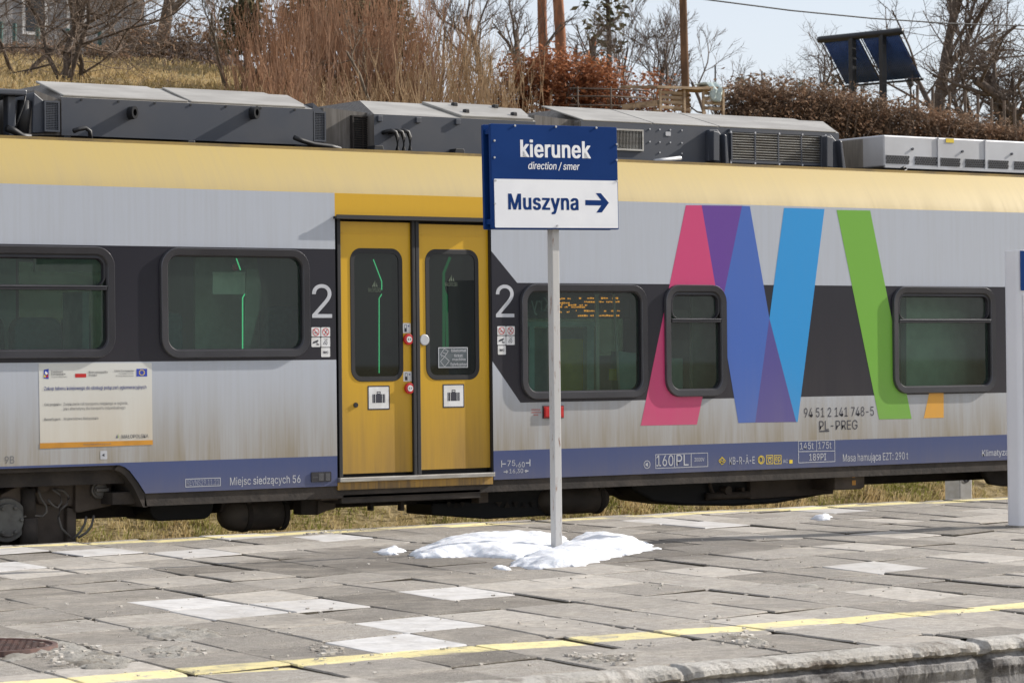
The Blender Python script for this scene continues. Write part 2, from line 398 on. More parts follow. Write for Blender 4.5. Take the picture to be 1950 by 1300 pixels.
# meltwater round the heap of snow
wc = onZ(1012, 1052); vm = q.n('VectorMath'); vm.operation = 'SUBTRACT'; q.l(v, vm.inputs[0]); vm.inputs[1].default_value = (wc.x, wc.y, 0)
vs2 = q.n('VectorMath'); vs2.operation = 'MULTIPLY'; q.l(vm.outputs[0], vs2.inputs[0]); vs2.inputs[1].default_value = (1 / 1.75, 1 / 1.15, 0)
vl = q.n('VectorMath'); vl.operation = 'LENGTH'; q.l(vs2.outputs[0], vl.inputs[0])
wet = q.ramp(q.math('ADD', vl.outputs['Value'], q.math('MULTIPLY', q.math('SUBTRACT', q.noise(v, 4, 5), .5), .9)), 1.08, .92)
c = q.mix(q.math('MULTIPLY', wet, .45), c, (.09, .08, .07))
q.l(c, q.b.inputs['Base Color']); q.b.inputs['Roughness'].default_value = .88; q.b.inputs['Specular IOR Level'].default_value = .25
hb = q.math('ADD', q.math('MULTIPLY', q.noise(v, 120, 5, .7), rough_), q.noise(v, 9, 4))
q.bump(hb, .8, .016); M['paving'] = q.m
new_px = [(295, 1143), (392, 1164), (590, 1161), (665, 1218), (775, 1188), (868, 1128), (1665, 1075), (1600, 973),
          (60, 1052), (180, 1056), (340, 1050), (430, 1018), (20, 1082), (600, 1022), (1330, 1003), (1290, 996), (1450, 965)]
rows = {}
rnd = random.Random(11)
org = onZ(868, 1128) ; org.z = 0          # centre of one white slab
mb = MB(); cols = []; slabs = []
for i in range(-26, 130):
    # staggered columns running across the platform
    sh = 0.0 if i % 1 == 0 else 0
    jit = rnd.uniform(-.10, .10) if i else 0
    for j in range(-9, 18):
        cc = org + E1 * i + E2 * (j + jit)
        if cc.y > PY1 + .5 or cc.y < PY0 - .3 or cc.x > 60 or cc.x < -6: continue
        slabs.append((cc, i, j))
newset = set()
for p in new_px:
    t = onZ(*p); newset.add(min((k for k in range(len(slabs)) if k not in newset), key=lambda k: (slabs[k][0] - t).length))
for k, (cc, i, j) in enumerate(slabs):
    g = rnd.choice((.004, .006, .009, .013, .018, .024))
    ex = E1 * (.5 - g); ey = E2 * (.5 - g * .9)
    dz = rnd.gauss(0, .0028); tx = rnd.gauss(0, .005); ty = rnd.gauss(0, .005)
    rot = rnd.gauss(0, .008)
    tone_ = min(1, max(0, rnd.gauss(.54, .18))); ro = min(1, max(.1, rnd.gauss(.6, .3))); nw = 0
    if k in newset: nw = rnd.uniform(.6, 1); ro = .1; ex = E1 * .487; ey = E2 * .489
    elif rnd.random() < .10: tone_ = rnd.uniform(.8, 1); ro = .2
    pts = []
    for a, b in ((-1, -1), (1, -1), (1, 1), (-1, 1)):
        na, nb = {(-1, -1): (1, -1), (1, -1): (1, 1), (1, 1): (-1, 1), (-1, 1): (-1, -1)}[(a, b)]
        for s in range(6):
            t = s / 6; u_, v_ = a + (na - a) * t, b + (nb - b) * t
            je = 0 if s == 0 else rnd.gauss(0, .009 if nw == 0 else .0015)
            if s == 0 and nw == 0 and rnd.random() < .22: je = -.11 * rnd.random()
            pts.append((u_ * (1 + je), v_ * (1 + je)))
    top = []; mid = []; bot = []
    for u_, v_ in pts:
        p = cc + ex * (u_ * cos(rot) - v_ * sin(rot)) + ey * (v_ * cos(rot) + u_ * sin(rot))
        p.y = min(PY1, max(PY0 + .15, p.y))
        z = dz + tx * u_ * .4 + ty * v_ * .4
        inn = cc + (p - cc) * .982
        inn.y = min(PY1, max(PY0 + .15, inn.y))
        top.append((inn.x, inn.y, z)); mid.append((p.x, p.y, z - .006)); bot.append((p.x, p.y, -.06))
    if max(t[1] for t in top) - min(t[1] for t in top) < .02: continue
    n = len(pts); b0 = len(mb.f)
    # E1 x E2 points down, so wind the faces the other way round
    mb.add(top + mid + bot, [tuple(range(n - 1, -1, -1))] + [(h * n + s, h * n + (s + 1) % n, (h + 1) * n + (s + 1) % n, (h + 1) * n + s) for h in (0, 1) for s in range(n)])
    for q_ in range(b0 + 1, len(mb.f)): mb.mi[q_] = 1
    for q_ in range(b0 + 1, b0 + 1 + n): mb.mi[q_] = 0
    cols += [(tone_, ro, nw)] * (len(mb.f) - b0)
pav = mb.build('paving', [M['paving'], M['bed']], plat)
ca = pav.data.color_attributes.new('slab', 'FLOAT_COLOR', 'CORNER')
fl = []
for p, cc in zip(pav.data.polygons, cols): fl += [*cc, 1.0] * p.loop_total
ca.data.foreach_set('color', fl)
# near edge: rough coping and wall
mb = MB(); prof = [(-8.745, -.03), (-8.76, .002), (-8.80, .006), (-8.845, .004), (-8.885, -.002), (-8.905, -.016), (-8.91, -.034), (-8.895, -.046), (-8.88, -.052), (-8.89, -.064), (-8.91, -.072), (-8.915, -.10), (-8.905, -.14), (-8.91, -.2), (-8.905, -.27), (-8.91, -.36), (-8.905, -.5), (-8.91, -.7), (-8.91, -1.0)]
X0, X1, st = 4.0, 22.0, .014
nX = int((X1 - X0) / st); vs_ = []
for i in range(nX + 1):
    x = X0 + st * i
    crack = 1.0 if abs((x * 1.0) % 1.5 - .7) < .03 else 0.0
    for k, (y, z) in enumerate(prof):
        a = mn.noise(Vector((x * 3, k * .8, 0))) * .003 + mn.noise(Vector((x * 17, k * 1.7, 5))) * .006 + mn.noise(Vector((x * 45, k * 3.1, 5))) * .0045
        lip = 1.0 if 3 <= k <= 10 else .6
        chip = (max(0, mn.noise(Vector((x * 2.1, 2.2, 9))) - .18) * .06 + max(0, mn.noise(Vector((x * 9, 4.2, 9))) - .2) * .05) if 4 <= k <= 7 else 0
        vs_.append((x, y + a * lip + chip + crack * .02, z + a * lip * .8 - chip * .4 - crack * .012))
P = len(prof)
mb.add(vs_, [(i * P + k, i * P + k + 1, (i + 1) * P + k + 1, (i + 1) * P + k) for i in range(nX) for k in range(P - 1)])
ew = mb.build('edge_wall', [M['coping'], M['edgewall']], plat)
ew.data.polygons.foreach_set('material_index', [0 if (k % (P - 1)) < 7 else 1 for k in range(nX * (P - 1))])
mb = MB().box(-30, 4.0, PY0, PY0 + .3, -1, -.002).box(22.0, 90, PY0, PY0 + .3, -1, -.002); mb.build('edge_kerb', M['edgewall'], plat)
mb = MB()
x = 3.0
while x < 60:                              # far kerb stones
    L = rnd.uniform(.9, 1.1); dz = rnd.gauss(0, .004)
    mb.box(x, x + L - .008, PY1 + .005, PY1 + .10, -.5, -.012 + dz); x += L
mb.build('kerb_stones', M['coping'], plat, bevel=.012)

# ------------------------------------------------------------------ the train
T = thing('train', 'yellow, silver and dark blue electric passenger train standing at the far platform edge', 'train', (12, 1.4, -1.0))
px = SIDE.px
XL, XR = 2.0, 28.0
ZT = px(790, 372)[1]
xd0, xd1 = px(640, 660)[0], px(937.5, 660)[0]
zbl = px(300, 688)[1]; ztl = px(300, 469)[1]                 # dark band, left of the door
zA, zD = px(938, 478)[1], px(938, 688)[1]
xB, zB = px(985, 540)[0], px(1400, 542)[1]
xC, zC = px(991, 764)[0], px(1400, 758)[1]
zblu = px(440, 874)[1]; zbot = .292; zdoor = px(790, 417)[1]; zsill = px(790, 909)[1]
WIN = [((-150, 467, 217, 683), 'w1', 548), ((304, 473, 588, 681), 'w2', None), ((991, 541, 1231, 759), 'w3', None), ((1265, 542, 1382, 755), 'w4', 611), ((1699, 546, 1894, 748), 'w5', 612)]
INS = .060
rects = []; holes = []
for b, k, t in WIN:
    r = SIDE.rect(*b); rects.append(r); h = INS - .012; holes.append((r[0] + h, r[1] + h, r[2] - h, r[3] - h))
bm = MB(); BM = ['grey', 'band', 'blue', 'door', 'pink', 'violet', 'sblue', 'indigo', 'cyan', 'green', 'amber', 'black']
def wall(poly, m, n=0.0):
    for p in minus_all(poly, holes): bm.flat(SIDE, p, n, BM.index(m))
wall(R4(XL, ztl, xd0, ZT), 'grey'); wall(R4(XL, zbl, xd0, ztl), 'band'); wall(R4(XL, zblu, xd0, zbl), 'grey')
wall(R4(xd0, zdoor, xd1, ZT), 'door')
wall([(xd1, zA), (xB, zB), (xB, ZT), (xd1, ZT)], 'grey'); wall(R4(xB, zB, XR, ZT), 'grey')
wall([(xd1, zD), (xC, zC), (xB, zB), (xd1, zA)], 'band'); wall([(xC, zC), (XR, zC), (XR, zB), (xB, zB)], 'band')
wall([(xd1, zblu), (xC, zblu), (xC, zC), (xd1, zD)], 'grey'); wall(R4(xC, zblu, XR, zC), 'grey')
cut = [px(*p) for p in ((277, 939), (263, 917), (247, 896), (238, 889), (227, 885))]
wall([cut[0], (xd0, zbot), (xd0, zblu), (cut[-1][0], zblu), *cut[::-1][0:4]], 'blue')
wall(R4(XL, cut[-1][1], cut[-1][0], zblu), 'blue')
wall(R4(xd1, zbot, XR, zblu), 'blue')
P = lambda *a: [px(*p) for p in a]
wall(P((1220, 810), (1327, 808), (1371, 596), (1336, 391), (1306, 391)), 'pink', .0009)
wall(P((1371, 596), (1413, 392), (1336, 391)), 'violet', .0009)
wall(P((1406, 805), (1438, 804), (1465, 606), (1428, 393), (1413, 392), (1371, 596)), 'sblue', .0009)
wall(P((1438, 804), (1516, 803), (1465, 606)), 'indigo', .0009)
wall(P((1516, 803), (1519, 803), (1570, 398), (1493, 396), (1465, 606)), 'cyan', .0009)
wall(P((1674, 798), (1736, 797), (1657, 401), (1593, 400)), 'green', .0009)
wall(P((1759, 796), (1797, 795), (1797, 744), (1770, 744)), 'amber', .0009)
bm.box(xd0 - .01, xd1 + .01, .075, .12, zsill, zdoor, 11)         # dark pocket behind the door leaves
bm.box(XL, XR, 2.85, 2.87, .29, ztl - .75, 0); bm.box(XL, XR, 2.85, 2.87, ztl, 2.6, 0)
for x0, x1 in ((9.1, 9.6), (10.75, 14.3), (15.4, XR)): bm.box(x0, x1, 2.85, 2.87, ztl - .75, ztl, 0)
bm.box(XL - .02, XL, 0, 2.85, .3, 2.6, 0); bm.box(XR, XR + .02, 0, 2.85, .3, 2.6, 0)
for x0, x1 in ((9.65, 10.7), (14.35, 15.35)): bm.box(x0 - .05, x1 + .05, 2.852, 2.858, ztl - .75, ztl, 12)
bm.box(XL, 9.1, 2.852, 2.858, ztl - .75, ztl, 12)
BM.append('farglass')
body = bm.build('body', [M[k] for k in BM], T)
# interior shell
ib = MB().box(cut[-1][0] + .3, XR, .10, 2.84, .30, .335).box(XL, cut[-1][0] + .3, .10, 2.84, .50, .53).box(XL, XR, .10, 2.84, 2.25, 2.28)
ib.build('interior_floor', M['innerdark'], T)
# cantrail and roof
zt_ = onY(790, 293, .22).z
cz = [(0, ZT), (.012, ZT + .03), (.045, ZT + .09), (.13, ZT + .09 + (zt_ - ZT - .09) * .52), (.22, zt_)]
ztop = cz[-1][1]
mb = MB()
mb.loops([[(XL, y, z) for y, z in cz], [(XR, y, z) for y, z in cz]][::-1], 0, close=False)
mb.build('cantrail', M['cant'], T, smooth=True)
mb = MB().box(XL, XR, .218, .26, ztop - .02, ztop + .018)
mb.build('gutter_strip', mat('gutter_gold', (.30, .20, .05), .5, 0, (.16, .11, .04), 4), T)
MB().box(XL, XR, .262, 2.75, ztop - .09, ztop - .03).build('roof', M['under'], T)
# windows
for (b, key, tr), r in zip(WIN, rects):
    R_ = .135
    def loop(ins, n): return [SIDE.w(u, v, n) for u, v in rr(r[0] + ins, r[1] + ins, r[2] - ins, r[3] - ins, R_ - ins, 7)]
    mb = MB()
    mb.loops([loop(0, .0), loop(.003, .022), loop(.007, .027)], 1)
    mb.loops([loop(.007, .027), loop(.049, .024)], 0)
    mb.loops([loop(.049, .024), loop(.053, .018)], 1)
    mb.loops([loop(.053, .018), loop(INS, .010), loop(INS + .002, -.05)], 0)
    wf = mb.build('window', [M['frame'], M['bead']], T, smooth=False)
    p = rr(r[0] + INS - .002, r[1] + INS - .002, r[2] - INS + .002, r[3] - INS + .002, R_ - INS, 7)
    MB().flat(SIDE, p, -.018).build('pane', M['glass'], wf)
    if tr:
        zt_ = px((b[0] + b[2]) / 2, tr)[1]
        m2 = MB().box(r[0] + INS, r[2] - INS, -.022, .0, zt_ - .012, zt_ + .006, 0).box(r[0] + INS, r[2] - INS, -.026, -.004, zt_ + .007, zt_ + .017, 1)
        # the hopper light has a dark surround of its own
        q2 = (r[0] + INS, zt_ + .017, r[2] - INS, r[3] - INS)
        def lp(i, n): return [SIDE.w(u, v, n) for u, v in rr(q2[0] + i, q2[1] + i * .2, q2[2] - i, q2[3] - i, .075 - i, 7)]
        m2.loops([lp(0, .008), lp(.018, .010), lp(.026, -.016)], 0)
        m2.build('hopper_frame', [M['frame'], M['bead']], wf, bevel=.003)
# things seen inside
def panel(pxs, Y, m, name='interior_panel', t=.03):
    fr = Frame((0, Y, 0)); pl = [fr.px(*p) for p in pxs]
    a = sum(pl[i][0] * pl[(i + 1) % len(pl)][1] - pl[(i + 1) % len(pl)][0] * pl[i][1] for i in range(len(pl)))
    if a < 0: pl = pl[::-1]
    return MB().prism(fr, pl, -t, 0).build(name, M[m], T)
def pbox(a, b, c, d): return [(a, d), (c, d), (c, b), (a, b)]
panel([(372, 668), (492, 668), (500, 560), (488, 486), (372, 486)], .95, 'innerolive')
panel([(463, 668), (474, 668), (494, 590), (497, 550), (490, 512), (470, 512)], .55, 'innerolive', t=.02)
panel(pbox(405, 518, 467, 560), .50, 'paper', 'notice', .004)
fr = Frame((0, .35, 0)); u, v_ = fr.px(447, 509)
MB().disc(fr, u, v_, .024, 0, .01, 0).build('stop_button', M['red'], T)
lit = [((450, 492), (458, 514)), ((466, 560), (462, 567)), ((462, 567), (462, 664))]
mb = MB(); fr = Frame((0, .45, 0))
for a, b in lit: mb.tube([fr.w(*fr.px(*a)), fr.w(*fr.px(*b))], .0045, 6)
mb.pieces('lit_handrail', M['greenled'], T)
def seat(pxa, Y):
    x0, y0, x1, y1 = pxa; fr = Frame((0, Y, 0)); a = fr.rect(x0, y0, x1, y1)
    mb = MB().prism(fr, rr(a[0], a[1], a[2], a[3], min(.09, (a[2] - a[0]) * .3)), -.12, 0)
    return mb.build('seat', M['seat'], T, bevel=.02)
for s in ((-140, 590, -70, 700, .7), (28, 604, 120, 700, .7), (128, 600, 175, 700, 1.1), (508, 582, 600, 700, .7), (312, 595, 350, 700, .8), (-60, 600, 10, 700, 1.2)): seat(s[:4], s[4])
panel(pbox(66, 492, 200, 518), .8, 'paper', 'light_patch', .02)  # pale panel added for the patch of light in the window
panel(pbox(157, 555, 170, 690), .6, 'innerwall', 'partition', .3)
panel(pbox(-150, 480, 30, 690), 1.9, 'innerwall')
# the display cabinet and vestibule behind the window right of the door
panel(pbox(960, 548, 1200, 606), .75, 'black', 'display_cabinet', .2)
fr = Frame((0, .74, 0)); mb = MB(); rl = random.Random(3)
for y, x0, x1, d in ((569, 1062, 1086, .8), (568, 1102, 1180, .75), (575, 1112, 1180, .95), (577, 1062, 1085, .6), (581, 1068, 1118, .8), (585, 1062, 1114, .85), (594, 1062, 1084, .6), (592, 1096, 1180, .5), (601, 1100, 1180, .85)):
    x = x0
    while x < x1:
        wd = rl.uniform(1.0, 4.5)
        if rl.random() < d: mb.flat(fr, R4(*fr.rect(x, y - rl.uniform(.8, 2.2), min(x + wd, x1), y + rl.uniform(.6, 1.6))), .004)
        x += wd + .8
mb.build('display_text', M['amberled'], T)
lettering(Frame((0, .70, 0)), 'Kry', (1005, 566, 1042, 600), M['lettergrey'], T, n=.045, mirror=True)
panel(pbox(1003, 612, 1135, 622), .9, 'innerwall', 'partition', .05); panel(pbox(1008, 622, 1018, 752), .9, 'innerwall', 'partition', .05)
panel(pbox(985, 625, 1140, 752), 1.3, 'innerolive', 'partition', .03)
panel(pbox(1064, 645, 1112, 752), .95, 'yellowbin', 'notice', .02)
panel(pbox(1118, 622, 1131, 752), .9, 'innerwall', 'partition', .05)
panel([(1136, 752), (1142, 752), (1140, 560), (1134, 560)], .6, 'paper', 'handrail', .01)
panel([(1178, 752), (1182, 752), (1176, 640), (1171, 560), (1168, 560), (1172, 640)], .5, 'paper', 'handrail', .01)
panel(pbox(1160, 702, 1178, 724), .62, 'yellowbin', 'notice', .004)
panel([(1180, 760), (1250, 760), (1250, 672), (1205, 672), (1178, 668)], .7, 'innerwall', 'table', .1)
panel(pbox(1318, 545, 1400, 760), .55, 'innerolive'); panel(pbox(1255, 682, 1300, 760), .6, 'innerwall', 'table', .1)
panel(pbox(1690, 540, 1910, 760), .40, 'innerolive'); panel(pbox(1716, 560, 1726, 740), .3, 'innerdark', 'handrail', .02)
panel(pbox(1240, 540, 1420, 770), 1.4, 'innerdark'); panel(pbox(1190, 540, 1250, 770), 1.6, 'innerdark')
# doors
Dfr = Frame((0, .035, 0))
def leaf(x0, x1, ytop, ybot, wx0, wx1, wy0, wy1):
    u0, v0, u1, v1 = Dfr.rect(x0, ytop, x1, ybot); w0, q0, w1, q1 = Dfr.rect(wx0, wy0, wx1, wy1)
    r_ = .085
    mb = MB()
    for p in minus(R4(u0, v0, u1, v1), (w0 + .026, q0 + .026, w1 - .026, q1 - .026)): mb.flat(Dfr, p, 0)
    mb.box(u0 - .002, u0, .035, .06, v0, v1).box(u1, u1 + .002, .035, .06, v0, v1)
    d = mb.build('door', M['door'], T)
    f = MB()
    lo = lambda i, n: [Dfr.w(a, b, n) for a, b in rr(w0 + i, q0 + i, w1 - i, q1 - i, r_ - i, 7)]
    f.loops([lo(-.004, .0015), lo(0, .004), lo(.030, .004), lo(.032, -.004)], 0)
    f.build('window_seal', M['rubber'], d)
    MB().flat(Dfr, rr(w0 + .028, q0 + .028, w1 - .028, q1 - .028, r_ - .028, 7), -.002).build('door_pane', M['doorglass'], d)
    # pressed swage line across the top of the leaf
    MB().prism(Dfr, [(u0 + .02, v1 - .085), (u1 - .02, v1 - .085), (u1 - .055, v1 - .07), (u0 + .055, v1 - .07)], 0, .003).build('top_pressing', M['door'], d)
    return d
DL = leaf(647, 783, 423, 900, 668, 766, 474, 725); DR = leaf(797, 931, 428, 892, 811, 911, 476, 722)
mb = MB()
for x0, x1, n in ((640, 647, .008), (783, 789, .004), (790, 797, .004), (931, 938, .008)):
    a = Dfr.rect(x0, 420, x1, 903); mb.prism(Dfr, R4(a[0], zsill, a[2], zdoor - .005), -.03, n + .02)
mb.pieces('door_seal', M['rubber'], T, bevel=.004)
u0, u1 = px(637, 415)[0], px(938, 420)[0]
MB().box(u0 - .01, u1 + .01, -.045, .02, zdoor - .012, zdoor + .006).box(u0 - .01, u1 + .01, -.045, -.038, zdoor + .006, zdoor + .016).build('drip_rail', M['rubber'], T)
ulf, urt = px(643, 907)[0], px(938, 900)[0]
MB().box(ulf, urt, -.035, .06, zsill - .012, zsill + .018).build('door_sill', M['alu'], T, bevel=.004)
MB().box(ulf, urt, -.004, .06, zbot - .03, zsill - .014).build('sill_panel', M['sillp'], T)
# skirt, underframe
mb = MB().box(cut[0][0], XR, .012, .05, .205, zbot).box(XL, cut[-1][0] + .1, .03, .06, cut[-1][1] - .03, cut[-1][1] + .005)
mb.prism(Frame((0, .012, 0)), [(cut[0][0] - .012, .2), (cut[0][0] + .02, .2)] + [cut[0]] + cut[1:] + [(a - .03, b - .03) for a, b in cut[::-1]][:4] + [], -.3, 0)
mb.build('skirt', M['under'], T)
mb = MB().box(cut[-1][0], 15.0, .10, 2.75, .22, .30).box(15, XR, .1, 2.75, .21, .29).box(XL, cut[-1][0] + .1, .10, 2.75, .36, .46)
for Y in (.7, 2.0): mb.box(XL, XR, Y, Y + .15, .10, .24)
mb.build('underframe', M['under'], T)
def ubox(pxs, Y, depth, m, name, bevel=.01, mi=0):
    fr = Frame((0, Y, 0)); pl = [fr.px(*p) for p in pxs]
    return MB().prism(fr, pl, -depth, 0).build(name, M[m], T, bevel=bevel)
def ccw(x0, y0, x1, y1): return [(x0, y1), (x1, y1), (x1, y0), (x0, y0)]
def urr(x0, y0, x1, y1, Y, depth, m, name, r=.06):
    fr = Frame((0, Y, 0)); a = fr.rect(x0, y0, x1, y1); return MB().prism(fr, rr(*a, r), -depth, 0).build(name, M[m], T, bevel=.01)
urr(285, 930, 407, 990, .45, .45, 'black', 'equipment_drum', .09)
def air_tank(x0, x1, y0, y1, Y, straps):
    fr = Frame((0, Y, 0)); a = fr.rect(x0, y0, x1, y1); r = (a[3] - a[1]) / 2; zc = (a[1] + a[3]) / 2; L = a[2] - a[0]
    pr = [(0, .0), (.012, .45), (.04, .75), (.09, .95), (.14, 1), (L - .14, 1), (L - .09, .95), (L - .04, .75), (L - .012, .45), (L, .0)]
    mb = MB(); k = 24
    mb.loops([[(a[0] + x, Y + r * .0 + r * t * cos(2 * pi * i / k) + r, zc + r * t * sin(2 * pi * i / k)) for i in range(k)] for x, t in pr])
    o = mb.build('air_tank', M['tank'], T, smooth=True)
    sb = MB()
    for s in straps:
        sx = fr.px(s, (y0 + y1) / 2)[0]
        lo = lambda rad, x: [(x, Y + r + rad * cos(2 * pi * i / k), zc + rad * sin(2 * pi * i / k)) for i in range(k)]
        sb.loops([lo(r * .99, sx - .02), lo(r + .008, sx - .018), lo(r + .008, sx + .018), lo(r * .99, sx + .02)])
        sb.box(sx - .02, sx + .02, Y + .02, Y + .06, zc + r * .6, .24)
    sb.pieces('tank_strap', M['under'], o, 2)
    return o
air_tank(432, 564, 948, 1011, .42, (478, 548)); air_tank(1035, 1172, 925, 979, .42, (1060, 1150))
ubox(ccw(574, 934, 608, 980), .3, .12, 'under', 'underframe_bracket'); ubox([(606, 980), (618, 974), (640, 968), (640, 940), (606, 938)], .28, .1, 'underm', 'underframe_bracket')
ubox([(418, 975), (432, 975), (438, 945), (426, 945)], .5, .2, 'under', 'underframe_bracket')
fr = Frame((0, .08, 0))
st = MB(); a0, a1 = fr.px(642, 950), fr.px(906, 937)
st.box(a0[0], a1[0], .02, .32, a0[1] - .03, a0[1] + .012)
step = st.build('folding_step', M['under'], T, bevel=.004)
OFF[step.name] = OFF[T.name]
MB().box(a0[0] + .01, a1[0] - .01, .012, .08, a0[1] + .013, a0[1] + .03).build('step_tread', M['alu'], step)
ubox([(612, 953), (648, 951), (648, 940), (612, 942)], .06, .3, 'underm', 'step_bracket')
ubox([(900, 944), (907, 944), (907, 930), (900, 930)], .05, .3, 'alu', 'step_bracket', .003)
ubox([(912, 958), (930, 956), (930, 928), (912, 930)], .2, .1, 'underm', 'step_bracket', .003)
for x in (709, 767): ubox(ccw(x - 3, 948, x + 3, 972), .25, .05, 'under', 'step_bracket', .003)
eq = ubox([(822, 980), (930, 988), (1045, 981), (1060, 940), (1060, 925), (930, 930), (915, 954), (822, 958)], .5, .35, 'black', 'equipment_box')
mb = MB(); fr = Frame((0, .49, 0))
for x0, w_, n in ((850, 13, 3), (944, 16, 7)):
    for i in range(n):
        x = x0 + i * w_; pl = [fr.px(x, 966), fr.px(x + w_ - 4, 966), fr.px(x + (w_ - 4) / 2, 955)] if i % 2 else [fr.px(x + (w_ - 4) / 2, 966), fr.px(x + w_ - 4, 955), fr.px(x, 955)]
        mb.flat(fr, pl, .003)
mb.pieces('cutout', M['under'], eq)
ubox([(1245, 955), (1300, 962), (1400, 963), (1480, 958), (1588, 938), (1590, 890), (1195, 900), (1205, 932)], .45, .45, 'black', 'equipment_box', .02)
ubox([(1429, 950), (1587, 940), (1587, 897), (1429, 905)], .40, .05, 'underm', 'equipment_cover', .006)
mb = MB(); fr = Frame((0, .40, 0))
for x, y, r in ((1383, 933, .034), (1411, 931, .016)):
    u, v_ = fr.px(x, y); mb.disc(fr, u, v_, r, -.06, .03)
mb.pieces('pipe_end', M['underm'], T)
mb = MB(); fr = Frame((0, .42, 0))
mb.tube([fr.w(*fr.px(1345, 945)), fr.w(*fr.px(1385, 943)), fr.w(*fr.px(1425, 941))], .03, 8)
mb.tube([fr.w(*fr.px(1350, 905)), fr.w(*fr.px(1352, 925)), fr.w(*fr.px(1358, 942))], .015, 8)
mb.pieces('pipe', M['underm'], T, smooth=True)
ant = ubox([(1590, 933), (1640, 931), (1647, 927), (1647, 897), (1590, 900)], .12, .4, 'underm', 'antenna_box', .012)
fr = Frame((0, .12, 0)); mb = MB()
mb.flat(fr, R4(*fr.rect(1622, 914, 1629, 923)), .004)
for r in (.010, .018, .026):
    u, v_ = fr.px(1625, 911); mb.loops([[fr.w(u + (r + t) * cos(radians(a)), v_ + (r + t) * sin(radians(a)), .004) for a in range(140, 39, -20)] for t in (.004, 0)], close=False)
mb.build('wireless_sticker', M['orange'], ant)
# bogie at the left
fr = Frame((0, .30, 0))
bog = MB(); bog.prism(fr, [fr.px(*p) for p in ((-260, 960), (-120, 960), (-60, 930), (60, 925), (75, 960), (140, 965), (150, 905), (60, 895), (-260, 900))], -.14, 0)
bogie = bog.build('bogie_frame', M['underm'], T, bevel=.02)
bx = MB().prism(fr, [fr.px(*p) for p in ((140, 975), (150, 975), (209, 962), (209, 918), (190, 912), (140, 912))], -.12, .03)
ax = bx.build('axle_lamp_box', M['underm'], T, bevel=.01)
mb = MB(); u, v_ = fr.px(182, 932); mb.disc(fr, u, v_, .060, -.05, .06, 0, 24).disc(fr, u, v_, .045, .06, .072, 0, 24)
mb.prism(fr, [(u - .04, v_ - .012), (u + .055, v_ - .012), (u + .055, v_ + .014), (u - .04, v_ + .014)], .06, .095)
mb.build('cap', mat('dull_steel', (.16, .15, .14), .5, .5), ax, bevel=.005)
for xc in (-10, -480):
    wb = MB(); u, v_ = fr.px(xc, 990)
    wb.disc(fr, u, v_ - .12, .43, -.30, -.17, 0, 40).disc(fr, u, v_ - .12, .39, -.17, -.155, 0, 40)
    wb.disc(fr, u, v_ - .12, .12, -.155, -.02, 0, 24)
    whl = wb.build('wheel', M['under'], T, bevel=.01)
    hb = MB(); hb.disc(fr, u + .06, v_ + .0, .145, -.15, .06, 0, 28).disc(fr, u + .06, v_, .11, .06, .085, 0, 28)
    for i in range(6):
        t = i * pi / 3; hb.disc(fr, u + .06 + .09 * cos(t), v_ + .09 * sin(t), .014, .085, .1, 0, 8)
    hb.build('axle_box', mat('pale_axle_box', (.12, .12, .11), .6, .1, (.07, .065, .06), 6), whl, bevel=.006)
mb = MB()
mb.tube([fr.w(*fr.px(48, 930), .04), fr.w(*fr.px(49, 985), .04)], .05, 14).tube([fr.w(*fr.px(49, 985), .04), fr.w(*fr.px(50, 1045), .04)], .062, 14)
mb.build('damper', M['under'], T, smooth=True)
mb = MB()
mb.prism(fr, [fr.px(*p) for p in ((58, 1050), (128, 1050), (132, 960), (150, 940), (120, 925), (60, 930))], -.15, -.05)
mb.prism(fr, [fr.px(*p) for p in ((128, 1040), (146, 1035), (146, 970), (128, 965))], -.1, .0)
mb.prism(fr, [fr.px(*p) for p in ((64, 938), (85, 936), (92, 925), (88, 918), (68, 917))], -.1, .05)
mb.prism(fr, [fr.px(*p) for p in ((-5, 950), (22, 965), (35, 972), (58, 960), (58, 930), (30, 925), (0, 940))], -.1, .03)
mb.pieces('suspension_block', M['underm'], T, bevel=.01)
mb = MB()
def cable(pts, r, n=.07): mb.tube([fr.w(*fr.px(*p), n) for p in pts], r, 8)
cable([(64, 932), (70, 950), (79, 962), (80, 974), (72, 982), (50, 980), (30, 984)], .008)
cable([(96, 930), (112, 934), (122, 945), (118, 960), (106, 968), (102, 985), (108, 1005), (125, 1022)], .010)
cable([(88, 930), (102, 940), (106, 955), (98, 966), (88, 960), (80, 950)], .008, .09)
cable([(170, 980), (165, 1000), (155, 1013), (140, 1022)], .009); cable([(158, 982), (155, 996), (146, 1012), (132, 1026)], .009, .05)
cable([(0, 916), (30, 905), (62, 912), (90, 905)], .014, .03)
mb.pieces('brake_hose', mat('pale_hose', (.11, .10, .09), .6), T, smooth=True)
MB().prism(Frame((0, .3, 0)), [Frame((0, .3, 0)).px(*p) for p in ((1872, 888), (1876, 905), (1887, 922), (1915, 926), (2100, 918), (2100, 880))], -.06, 0).build('bogie_frame', M['under'], T, bevel=.02)

